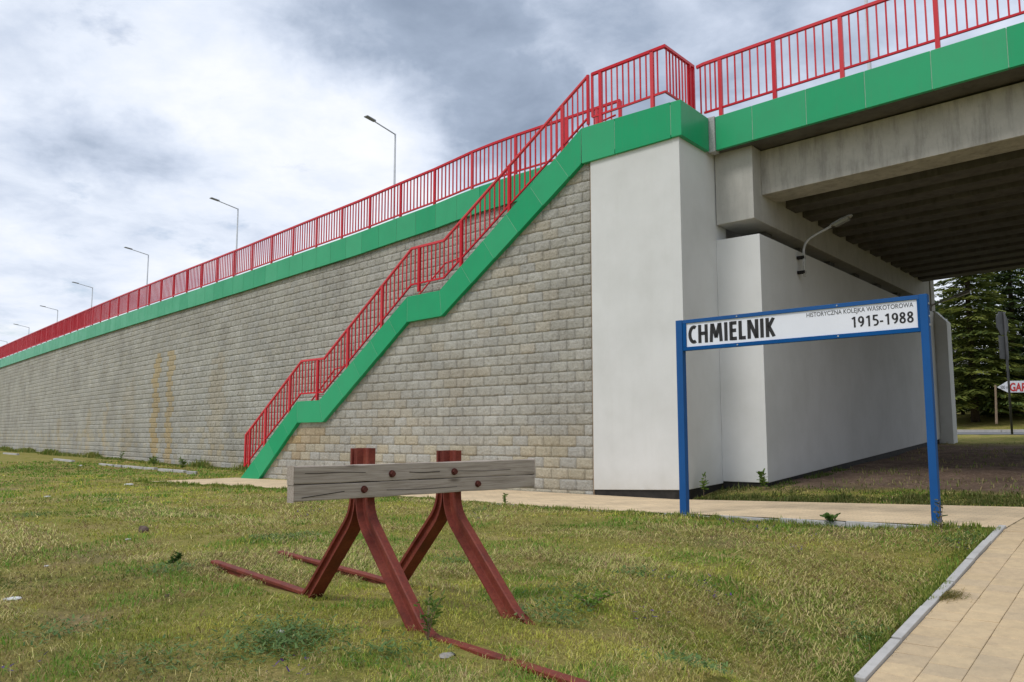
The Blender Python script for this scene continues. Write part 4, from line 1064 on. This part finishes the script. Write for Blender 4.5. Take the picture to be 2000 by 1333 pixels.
def quads_mesh(name, C, A, B, col, m):   # centres, half axes
    n = len(C); V = np.empty((n, 4, 3)); V[:, 0] = C - A - B; V[:, 1] = C + A - B * .6; V[:, 2] = C + A * 1.0 + B * .6; V[:, 3] = C - A + B
    F = np.arange(n * 4).reshape(n, 4); return np_mesh(name, V.reshape(-1, 3), F, m, col=np.repeat(col, 4, 0))
def spruce(base, H_, R_, label, seed, cols, dens=1.0, cat='tree'):
    rs = np.random.RandomState(seed); t = thing('spruce_tree', base, label, cat, 'spruces beyond the bridge')
    MB().tube([base - Vector((0, 0, .3)), base + Vector((0, 0, H_ * .5)), base + Vector((0, 0, H_))], [.24, .14, .02], 8).done('trunk', M_bark, t, smooth=True)
    C, A, B, K_ = [], [], [], []
    z = 1.0
    while z < H_:
        f = 1 - z / H_; r = R_ * f ** .8 * rs.uniform(.85, 1.1) + .15; nb_ = int(6 + 6 * f)
        ph = rs.rand() * 6.28
        for k in range(nb_):
            a = ph + 6.283 * k / nb_ + rs.uniform(-.2, .2); ln = r * rs.uniform(.72, 1.12); tone = rs.rand()
            zz = z + rs.uniform(-.15, .15); droop = rs.uniform(.22, .42)
            ns = int((8 + ln * 13) * dens)
            for q in range(ns):
                s = (rs.rand() ** .7) * ln; d = np.array([math.cos(a), math.sin(a)]); pp = np.array([-d[1], d[0]])
                y = zz - droop * s + .10 * s * s / max(ln, .5) * .9
                w_ = (.12 + .34 * (1 - abs(s / ln - .45))) * rs.uniform(-1, 1) * (.5 + .3 * ln)
                c = np.array([d[0] * s + pp[0] * w_, d[1] * s + pp[1] * w_, y - abs(w_) * .22 + rs.uniform(-.08, .05)])
                out = np.array([d[0] + pp[0] * np.sign(w_) * .8, d[1] + pp[1] * np.sign(w_) * .8, rs.uniform(-.55, .05)]); out /= np.linalg.norm(out)
                sd = np.cross(out, [rs.uniform(-.5, .5), rs.uniform(-.5, .5), 1]); sd /= np.linalg.norm(sd)
                C.append(c); A.append(out * rs.uniform(.12, .24)); B.append(sd * rs.uniform(.03, .075))
                m_ = np.clip(tone * .6 + rs.rand() * .5, 0, 1); K_.append(cols[0] * (1 - m_) + cols[1] * m_)
        z += rs.uniform(.26, .38)
    C = np.array(C) + np.array(base)[None] - np.array(base)[None]
    me = quads_mesh('crown', C, np.array(A), np.array(B), np.array(K_), M_leaf); o = bpy.data.objects.new('crown', me); link(o, t, base)
def broadleaf(base, H_, R_, label, seed, cols, name='broadleaf_tree', n=5000, group='broadleaf trees beyond the bridge', leaf=.16, trunk=.3, cat='tree'):
    rs = np.random.RandomState(seed); t = thing(name, base, label, cat, group)
    mb = MB(); mb.tube([base - Vector((0, 0, .3)), base + Vector((.1, 0, H_ * .35)), base + Vector((0, .1, H_ * .75))], [R_ * .09, R_ * .06, R_ * .02], 8)
    cl = []
    for k in range(26):
        a = rs.rand() * 6.283; rr = R_ * rs.uniform(.2, .85); zz = H_ * rs.uniform(trunk, .92); rr *= math.sqrt(max(.1, 1 - ((zz / H_ - .6) / .55) ** 2))
        cl.append((np.array([math.cos(a) * rr, math.sin(a) * rr, zz]), R_ * rs.uniform(.22, .42), rs.rand()))
        if k < 9: mb.tube([base + Vector((0, 0, H_ * rs.uniform(.25, .5))), base + Vector(cl[-1][0])], [R_ * .035, R_ * .008], 5)
    mb.done('trunk', M_bark, t, smooth=True)
    C, A, B, K_ = [], [], [], []
    for q in range(n):
        c0, r0, tone = cl[rs.randint(len(cl))]; v = rs.normal(size=3); v /= np.linalg.norm(v); v *= r0 * rs.rand() ** .45; v[2] *= .75
        o1 = rs.normal(size=3); o1 /= np.linalg.norm(o1); o2 = np.cross(o1, rs.normal(size=3)); o2 /= np.linalg.norm(o2)
        C.append(c0 + v); A.append(o1 * leaf * rs.uniform(.6, 1.2)); B.append(o2 * leaf * rs.uniform(.35, .7)); m_ = np.clip(tone * .6 + rs.rand() * .45, 0, 1); K_.append(cols[0] * (1 - m_) + cols[1] * m_)
    me = quads_mesh('crown', np.array(C), np.array(A), np.array(B), np.array(K_), M_leaf); o = bpy.data.objects.new('crown', me); link(o, t, base); return t
DG = np.array((.055, .095, .028)); YG = np.array((.24, .26, .05)); BG = np.array((.05, .085, .065)); OG = np.array((.12, .12, .03))
def gb(x, Y, yb): p_ = at_px(x, yb, Y); return p_
spruce(gb(1905, 47, 814), 12.5, 3.7, 'yellow-green spruce with drooping boughs in front of the house roof', 11, (DG, YG), 1.5)
spruce(gb(1990, 49, 812), 13, 4.0, 'dark spruce behind the arrow shaped advertising board', 12, (DG, np.array((.09, .13, .03))), 1.3)
spruce(gb(2075, 49, 812), 14, 3.4, 'bluish spruce at the right edge of the gap under the bridge', 13, (DG, BG * 1.6), 1.0)
spruce(gb(1945, 58, 806), 16, 4.6, 'tall dark spruce standing behind the yellow-green one', 14, (DG, YG * .7), .9)
broadleaf(gb(1842, 64, 806), 10.2, 2.4, 'small dark tree under the patch of sky left of the spruces', 21, (DG, np.array((.05, .08, .03))), n=3000)
broadleaf(gb(2140, 60, 806), 15, 6, 'broad leafy tree beyond the right edge of the view', 22, (DG, YG), n=6000)
broadleaf(gb(2300, 66, 806), 15, 6, 'broad leafy tree far right behind the road', 23, (DG, YG), n=5000)
for (x, Y, h, r, sd, lb, cl) in ((1858, 46, 2.6, 1.0, 31, 'lilac bush with pinkish blossom beside the abutment edge', (DG, np.array((.22, .12, .17)))), (1880, 46, 2.6, 1.5, 32, 'dark shrub at the foot of the yellow-green spruce', (DG, YG * .5)), (1930, 48, 2.4, 1.6, 33, 'dark shrub left of the wooden stake', (DG, YG * .5)), (1975, 48, 2.6, 1.8, 34, 'dark shrub below the arrow shaped board', (DG, YG * .5)), (2030, 48, 2.4, 1.8, 35, 'dark shrub at the right edge below the board', (DG, YG * .5))):
    broadleaf(gb(x, Y + 5, 812), h, r, lb, sd, cl, 'shrub', 1600, 'shrubs along the far verge', .10, .05, 'shrub')

# ------------------------------------------------------------------ grass
CAMP = np.array([0., 0.])
def allowed(u, g, margin=0.0):
    wg = np.interp(u, WALL_U, WALL_G) - .25
    ok = ~in_pave(u, g) & ~in_path(u, g)
    ok &= ~((g > -.05) & (u < 2.42)) | ((u < -14.6) & (g < wg))
    ok &= ~((u < -14.6) & (g > wg))
    ok &= ~((g > 1.55) & (u < 3.5) & (u > -14.6))
    x_ = O2[0] + u * U2[0] + g * G2[0]; y_ = O2[1] + u * U2[1] + g * G2[1]
    t_ = x_ * .645 - y_ * .764; n_ = x_ * .764 + y_ * .645
    nr_ = (np.abs(n_ - 3.225) < .13) & (t_ < -2.6) & (t_ > -8.6) | (np.abs(n_ - 4.03) < .13) & (t_ < -4.7) & (t_ > -8.75)
    gap_ = fbm(t_ * 1.6 + 3, n_ * .2, 2)
    ok &= ~(nr_ & (gap_ < .60))
    ok &= ~((g > 26.5) & (g < 33.4)) & (g < 46)
    return ok
def scatter(n, r0, r1, a0=-44, a1=44, pw=1.0):
    r = (r0 ** (2 - pw) + np.random.rand(n) * (r1 ** (2 - pw) - r0 ** (2 - pw))) ** (1 / (2 - pw)); a = np.radians(np.random.uniform(a0, a1, n))
    return np.c_[np.sin(a) * r, np.cos(a) * r], r
def blades(P, hgt, wid, lean, az, col, bend=.5):
    n = len(P); d = np.c_[np.cos(az), np.sin(az), np.zeros(n)]; s = np.c_[-np.sin(az), np.cos(az), np.zeros(n)]
    up = np.array([0, 0, 1.0])
    V = np.empty((n, 5, 3)); l1 = lean[:, None]; h = hgt[:, None]; w = wid[:, None] / 2
    mid = P + h * .55 * (np.sin(l1 * .6) * d + np.cos(l1 * .6) * up); tip = mid + h * .5 * (np.sin(l1 * 1.35) * d + np.cos(l1 * 1.35) * up)
    V[:, 0] = P - s * w; V[:, 1] = P + s * w; V[:, 2] = mid + s * w * .75; V[:, 3] = mid - s * w * .75; V[:, 4] = tip
    b = (np.arange(n) * 5)[:, None]
    F = np.concatenate([b + np.array([0, 1, 2]), b + np.array([0, 2, 3]), b + np.array([3, 2, 4])])
    return V.reshape(-1, 3), F, np.repeat(col, 5, 0)
def lerpc(a, b, t): return np.asarray(a)[None] * (1 - t[:, None]) + np.asarray(b)[None] * t[:, None]
def lawn_color(u, g, n):
    f = fbm(u * .6 + 3, g * .6 + 8, 5) + (np.random.rand(n) - .5) * .22; f2 = fbm(u * 1.6 + 30, g * 1.6 + 12, 3)
    c = lerpc((.115, .24, .02), (.51, .49, .085), np.clip((f - .36) / .26, 0, 1))
    st = np.clip((f2 - .54) / .22, 0, 1) * (np.random.rand(n) < .50); c = c * (1 - st[:, None]) + lerpc((.56, .43, .18), (.66, .54, .28), np.random.rand(n)) * st[:, None]
    br_ = (np.random.rand(n) < .07); c[br_] = np.array((.38, .26, .12)); 
    lf = fbm(u * .33 + 61, g * .33 + 14, 4); bp = np.clip((fbm(u * .8 + 90, g * .8 + 33, 4) - .50) / .12, 0, 1) * .6 * (np.random.rand(n) < .8)
    c = c * (1 - bp[:, None]) + np.array((.40, .275, .135))[None] * bp[:, None]
    return c * np.random.uniform(.55, 1.2, (n, 1)) * np.clip(.72 + (lf - .35) * 1.5, .68, 1.15)[:, None]
VV, FF, CC = [], [], []; off = 0
def push(V, F, C):
    global off
    VV.append(V); FF.append(F + off); CC.append(C); off += len(V)
for n, r0, r1, hs, wf, a0, a1 in ((200000, 4.0, 9.5, .042, .0008, -42, 42), (140000, 9.5, 19, .046, .0008, -42, 42), (90000, 19, 48, .065, .00085, -40, 4), (26000, 44, 66, .12, .001, 24, 42)):
    P, r = scatter(n, r0, r1, a0, a1, 1.0); u, g = to_ug(P[:, 0], P[:, 1]); ok = allowed(u, g)
    bare = bareness(u, g); ok &= np.random.rand(n) > np.clip(bare * 1.1 - .6 * np.clip((fbm(u * 1.1 + 21, g * 1.1 + 5, 4) - .5) * 8, 0, 1) * (g > 0), 0, .94)
    dens = fbm(u * 2.2 + 5, g * 2.2, 3); ok &= np.random.rand(n) < np.clip(dens * 2.6 - .35, .2, 1)
    P, r, u, g = P[ok], r[ok], u[ok], g[ok]; m = len(P)
    z = zground(u, g) - .008
    tuft = np.clip((fbm(u * 1.3 + 77, g * 1.3 + 4, 3) - .52) / .2, 0, 1)
    h = hs * np.random.uniform(.5, 1.3, m) * (1 + 1.1 * tuft * (np.random.rand(m) < .6)); w = np.maximum(.0028, r * wf) * np.random.uniform(.8, 1.5, m)
    lean = np.random.uniform(.45, 1.6, m)
    c = lawn_color(u, g, m)
    c = np.where((g > 33)[:, None], lerpc((.14, .30, .03), (.30, .44, .06), np.random.rand(m)), c)
    tf = (tuft > .3) & (np.random.rand(m) < .6); c[tf] = lerpc((.08, .21, .015), (.20, .34, .04), np.random.rand(tf.sum()))
    push(*blades(np.c_[P, z], h, w, lean, np.random.rand(m) * 6.283, c))
# taller fringe along the pavement, the kerb and the walls
def fringe(n, ufn, gfn, h0, h1, cols=((.10, .20, .02), (.36, .36, .08)), thr=.9):
    u = ufn(n); g = gfn(n); ok = np.random.rand(n) < np.clip(fbm(u * 1.7 + 2, g * 1.7 + 60, 3) * 3 - thr, 0.05 if thr < 1 else 0, 1); u, g = u[ok], g[ok]; m = len(u)
    P = O2[None] + np.outer(u, U2) + np.outer(g, G2); r = np.linalg.norm(P, axis=1)
    k = np.clip((fbm(u * 2.5 + 12, g * 2 + 9, 2) - .35) * 2, 0, 1)
    h = h0 + (h1 - h0) * np.random.rand(m) ** 2 * k; push(*blades(np.c_[P, zground(u, g) - .01], h, np.maximum(.004, r * .0009) * np.random.uniform(.8, 1.6, m), np.random.uniform(.05, .8, m), np.random.rand(m) * 6.283, lerpc(*cols, np.random.rand(m)) * np.random.uniform(.7, 1.2, (m, 1))))
uni = np.random.uniform
fringe(22000, lambda n: uni(-14.6, 8.3, n), lambda n: -3.14 - np.abs(np.random.normal(0, .14, n)), .05, .22)
fringe(9000, lambda n: 8.45 - np.abs(np.random.normal(0, .10, n)), lambda n: uni(-10, -3.2, n), .03, .13)
fringe(7000, lambda n: uni(8.40, 8.53, n), lambda n: uni(-10, -3.2, n), .045, .11, thr=1.55)
fringe(900, lambda n: 8.57 + np.abs(np.random.normal(0, .012, n)), lambda n: uni(-10, -3.2, n), .012, .035, ((.09, .09, .02), (.2, .16, .06)))
fringe(16000, lambda n: uni(2.4, 8.4, n), lambda n: .08 + np.abs(np.random.normal(0, .8, n)), .04, .22, ((.06, .11, .015), (.20, .18, .06)))
fringe(900, lambda n: uni(3.42, 3.7, n), lambda n: uni(1.4, 6, n), .05, .35, ((.05, .10, .015), (.13, .15, .04)))
n = 9000; u = uni(3.5, 14, n); g = uni(1.2, 17, n); ok = np.random.rand(n) < np.clip((fbm(u * 1.3 + 31, g * 1.3 + 8, 4) - .50) * 7, 0, 1); u, g = u[ok], g[ok]; n = len(u)
push(*blades(np.c_[O2[None] + np.outer(u, U2) + np.outer(g, G2), zground(u, g) - .01], uni(.05, .16, n), uni(.012, .026, n), uni(.3, 1.4, n), uni(0, 6.28, n), lerpc((.12, .19, .03), (.36, .28, .14), np.random.rand(n))))
n = 420; u = 8.54 + np.abs(np.random.normal(0, .09, n)); g = np.random.normal(-6.5, .09, n) + (u - 8.54) * .25
push(*blades(np.c_[O2[None] + np.outer(u, U2) + np.outer(g, G2), zpath(g) + .004], uni(.03, .09, n), uni(.004, .009, n), uni(1.0, 1.55, n), np.random.normal(ROT, .7, n), lerpc((.13, .16, .03), (.34, .25, .10), np.random.rand(n))))
n = 7000; i_ = uni(5.5, 45, n); Q = np.array([cpt(a, -.22 - abs(np.random.normal(0, .22))) for a in i_]); uu, gg_ = to_ug(Q[:, 0], Q[:, 1]); rr = np.linalg.norm(Q, axis=1)
kk = np.clip((fbm(i_ * .9, i_ * 0 + 3, 3) - .38) * 3.5, .08, 1)
push(*blades(np.c_[Q, zground(uu, gg_) - .01], .08 + .38 * np.random.rand(n) * kk, rr * .0010 * uni(.8, 1.6, n), uni(.05, .7, n), uni(0, 6.28, n), lerpc((.10, .18, .025), (.32, .30, .09), np.random.rand(n))))
grass = bpy.data.objects.new('grass', np_mesh('grass', np.concatenate(VV), np.concatenate(FF), M_blade, col=np.concatenate(CC)))
COL.objects.link(grass); ORG[grass] = Vector(); grass['kind'] = 'stuff'
# mown clippings lying on the lawn in loose swathes
VV, FF, CC = [], [], []; off = 0
for n, r0, r1, ln in ((150000, 4.0, 10, .16), (90000, 10, 20, .17)):
    P, r = scatter(n, r0, r1, -42, 42, 1.0); u, g = to_ug(P[:, 0], P[:, 1]); ok = allowed(u, g) & (g < -3.2)
    sw = fbm(u * .55 + .35 * g + 11, g * 1.1 + 2, 4); ok &= np.random.rand(n) < np.clip((sw - .45) / .12, .06, 1)
    P, r, u, g = P[ok], r[ok], u[ok], g[ok]; m = len(P)
    dirn = fbm(u * .5 + 50, g * .5 + 9, 2) * 9 + np.random.normal(0, 1.1, m)
    c = lerpc((.80, .66, .32), (.56, .51, .16), np.random.rand(m)); gr2 = np.random.rand(m) < .35; c[gr2] = lerpc((.26, .38, .05), (.46, .50, .13), np.random.rand(gr2.sum())); dk_ = np.random.rand(m) < .22; c[dk_] = lerpc((.20, .13, .07), (.42, .27, .15), np.random.rand(dk_.sum()))
    push(*blades(np.c_[P, zground(u, g) + np.random.rand(m) * .022], ln * np.random.uniform(.15, .9, m), np.maximum(.0024, r * .0006) * np.random.uniform(.8, 1.5, m), np.random.uniform(1.2, 1.9, m) / 1.0, dirn, c * np.random.uniform(.5, 1.1, (m, 1))))
clip_ = bpy.data.objects.new('grass_clippings', np_mesh('grass_clippings', np.concatenate(VV), np.concatenate(FF), M_blade, col=np.concatenate(CC)))
COL.objects.link(clip_); ORG[clip_] = Vector(); clip_['kind'] = 'stuff'
# low broad-leaved ground cover and vetch flowers
def leaflets(spots, name, cols, size, hgt, per, spread):
    C, A, B, K_ = [], [], [], []
    for (x, y) in spots:
        q = None; d = px_dir(x, y); k = -1.35 / d.z; p0 = np.array([d.x * k, d.y * k])
        for _ in range(per):
            o_ = np.random.normal(0, spread, 2); p = p0 + o_; u_, g_ = to_ug(*p)
            if in_pave(u_, g_) or in_path(u_, g_): continue
            z0 = float(zground(u_, g_)); a = np.random.rand() * 6.283; v = np.array([math.cos(a), math.sin(a), np.random.uniform(-.1, .8)]); v /= np.linalg.norm(v)
            s = np.cross(v, [np.random.uniform(-.3, .3), np.random.uniform(-.3, .3), 1]); s /= np.linalg.norm(s); L_ = size * np.random.uniform(.5, 1.3)
            C.append(np.array([p[0], p[1], z0 + np.random.rand() * hgt]) + v * L_); A.append(v * L_); B.append(s * L_ * .42); K_.append(np.array(cols[0]) + (np.array(cols[1]) - np.array(cols[0])) * np.random.rand())
    me = quads_mesh(name, np.array(C), np.array(A), np.array(B), np.array(K_), M_leaf); o = bpy.data.objects.new(name, me); COL.objects.link(o); ORG[o] = Vector(); o['kind'] = 'stuff'; return o
leaflets([(560, 1265), (540, 1245), (590, 1280), (520, 1275), (610, 1255), (480, 1285), (1100, 1190), (1130, 1160), (1080, 1215), (330, 1120), (560, 1060), (600, 1050), (510, 1065), (1620, 1030), (1590, 1028), (1650, 1032), (1900, 1060), (1860, 1065), (1700, 1160), (120, 1240), (900, 1100), (1480, 1160), (1350, 1290), (1600, 1250), (1240, 1130), (60, 1010), (210, 980), (300, 1300), (760, 1290), (700, 1010), (930, 1000)],
         'ground_cover', ((.06, .12, .03), (.16, .25, .075)), .017, .07, 230, .15)
leaflets([(610, 1008), (640, 1002), (590, 1015), (940, 1018), (925, 1012), (1290, 1142), (1375, 1140), (1390, 1148), (1420, 1025), (1440, 1030), (1475, 1040), (1460, 1035), (1510, 1033), (1260, 1187), (1580, 1060), (1560, 1080), (575, 1325), (1545, 1325), (20, 1330), (1890, 1075)],
         'vetch_flowers', ((.06, .035, .16), (.14, .06, .24)), .016, .10, 14, .08)
# ------------------------------------------------------------------ single weeds, stones and kerb remnants
def on_ground(x, y):
    d = px_dir(x, y); k = -1.35 / d.z
    for _ in range(6):
        p = d * k; u_, g_ = to_ug(p.x, p.y); zz = float(zground(u_, g_)); k = (zz - 1.35) / d.z
    p = d * k; return Vector((p.x, p.y, zz))
def weed(x, y, h, r, n, label, cols, leaf, world=None):
    b = world or on_ground(x, y); t = thing('weed', b, label, 'weed', 'weeds standing taller than the lawn'); rs = np.random.RandomState(int(x) + 7)
    mb = MB(); C, A, B, K_ = [], [], [], []
    for s_ in range(max(3, n // 14)):
        a = rs.rand() * 6.283; tip = np.array([math.cos(a) * r * rs.uniform(.1, .8), math.sin(a) * r * rs.uniform(.1, .8), h * rs.uniform(.55, 1)])
        mb.tube([b - Vector((0, 0, .03)), b + Vector(tip * np.array([.3, .3, .5])), b + Vector(tip)], [.004, .003, .0015], 4)
        for _ in range(14):
            f = rs.uniform(.15, 1); c = tip * np.array([f, f, f ** .9]); v = rs.normal(size=3); v[2] = abs(v[2]) * .5; v /= np.linalg.norm(v); sd = np.cross(v, rs.normal(size=3)); sd /= np.linalg.norm(sd); l_ = leaf * rs.uniform(.5, 1.2)
            C.append(c + v * l_); A.append(v * l_); B.append(sd * l_ * .4); K_.append(np.array(cols[0]) + (np.array(cols[1]) - np.array(cols[0])) * rs.rand())
    mb.done('stem', M_stake, t)
    o = bpy.data.objects.new('foliage', quads_mesh('foliage', np.array(C), np.array(A), np.array(B), np.array(K_), M_leaf)); link(o, t, b)
GRN = ((.07, .14, .02), (.18, .26, .05))
weed(102, 888, .75, .35, 160, 'tall bushy weed at the foot of the retaining wall far left', GRN, .07)
weed(300, 910, .45, .3, 90, 'dark weed at the wall foot below the ochre streaks', GRN, .06)
weed(357, 917, .5, .3, 90, 'weed at the wall foot right of the ochre streaks', GRN, .06)
weed(236, 903, .6, .12, 40, 'thin weed standing against the retaining wall', GRN, .05)
weed(1360, 952, .0, .0, 14, 'slender weed against the white pillar behind the blue post', GRN, .05, W(2.62, .55, .14)) if False else None
weed(1362, 962, .52, .12, 60, 'slender weed against the white pillar behind the left blue post', GRN, .045, W(2.55, .30, .12))
weed(1488, 962, .42, .3, 70, 'leafy weed at the front corner of the abutment', GRN, .05, W(3.45, 1.35, .2))
weed(988, 985, .24, .06, 30, 'small sprout at the pavement edge right of the buffer stop', GRN, .03)
weed(1628, 1030, .22, .25, 90, 'low leafy clump at the pavement edge between the sign posts', ((.04, .10, .015), (.10, .18, .03)), .045)
weed(1840, 1045, .5, .16, 50, 'weed with reddish stalks at the right blue post', ((.05, .08, .02), (.16, .13, .05)), .03)
weed(835, 1250, .34, .18, 120, 'weed growing round the front foot of the buffer stop', GRN, .022)
weed(1155, 1185, .14, .34, 200, 'bright green leafy clump right of the buffer stop', ((.10, .20, .02), (.20, .32, .05)), .02)
weed(335, 1105, .16, .14, 60, 'dark green tuft on the left lawn', ((.03, .08, .012), (.07, .14, .03)), .03)
def rock(x, y, s, label, m, name='stone', group='bits lying on the lawn', flat=.5):
    b = on_ground(x, y); bm = bmesh.new(); bmesh.ops.create_icosphere(bm, subdivisions=2, radius=s); rs = random.Random(int(x * 7 + y))
    ax = (rs.uniform(.8, 1.5), rs.uniform(.6, 1), flat)
    for v in bm.verts: v.co = Vector((v.co.x * ax[0], v.co.y * ax[1], v.co.z * ax[2])) * rs.uniform(.82, 1.15)
    me = bpy.data.meshes.new(name); bm.to_mesh(me); bm.free(); me.materials.append(m); o = bpy.data.objects.new(name, me); link(o, None, b + Vector((0, 0, s * flat * .5))); o.rotation_euler = (0, 0, rs.random() * 6)
    tag(o, label, 'stone' if name == 'stone' else 'scrap', group)
rock(280, 1040, .075, 'brown earthy lump on the left lawn', M_clod, flat=.8)
rock(250, 1055, .04, 'small pale flake left of the brown earthy lump', M_pale, 'paper_scrap', flat=.3)
rock(92, 971, .06, 'white scrap on the lawn at upper left', M_pale, 'paper_scrap', flat=.3)
rock(92, 1107, .035, 'white scrap on the lawn at lower left', M_pale, 'paper_scrap', flat=.3)
rock(20, 1173, .06, 'pale greenish scrap at the left edge of the lawn', M_pale, 'paper_scrap', flat=.25)
rock(545, 1237, .05, 'pale dry leaf among the dark weeds in front of the buffer stop', M_pale, 'paper_scrap', flat=.3)
rock(325, 1167, .035, 'dark pebble between left lawn and rail end', M_clod)
rock(873, 1283, .05, 'flat pale stone under the nearest rail', M_stone, flat=.3)
rock(252, 948, .09, 'white stone on the lawn before the pavement end', M_pale, flat=.35)
rock(157, 911, .11, 'white stone below the broken lawn edging', M_pale, flat=.35)
le = thing('lawn_edging', on_ground(260, 918), 'broken line of pale concrete edging in the lawn below the long wall', 'edging')
for (xa, ya, xb, yb) in ((107, 899, 143, 903), (196, 909, 222, 912), (226, 912, 238, 913), (242, 913, 282, 917), (284, 917, 304, 918), (312, 920, 340, 922), (342, 922, 362, 924), (366, 925, 384, 926), (8, 887, 35, 889)):
    a, b = on_ground(xa, ya), on_ground(xb, yb); a.z += .03; b.z += .03
    MB().bar([a, b], .16, .12).done('kerb_stone', M_kerb, le, bevel=.01)
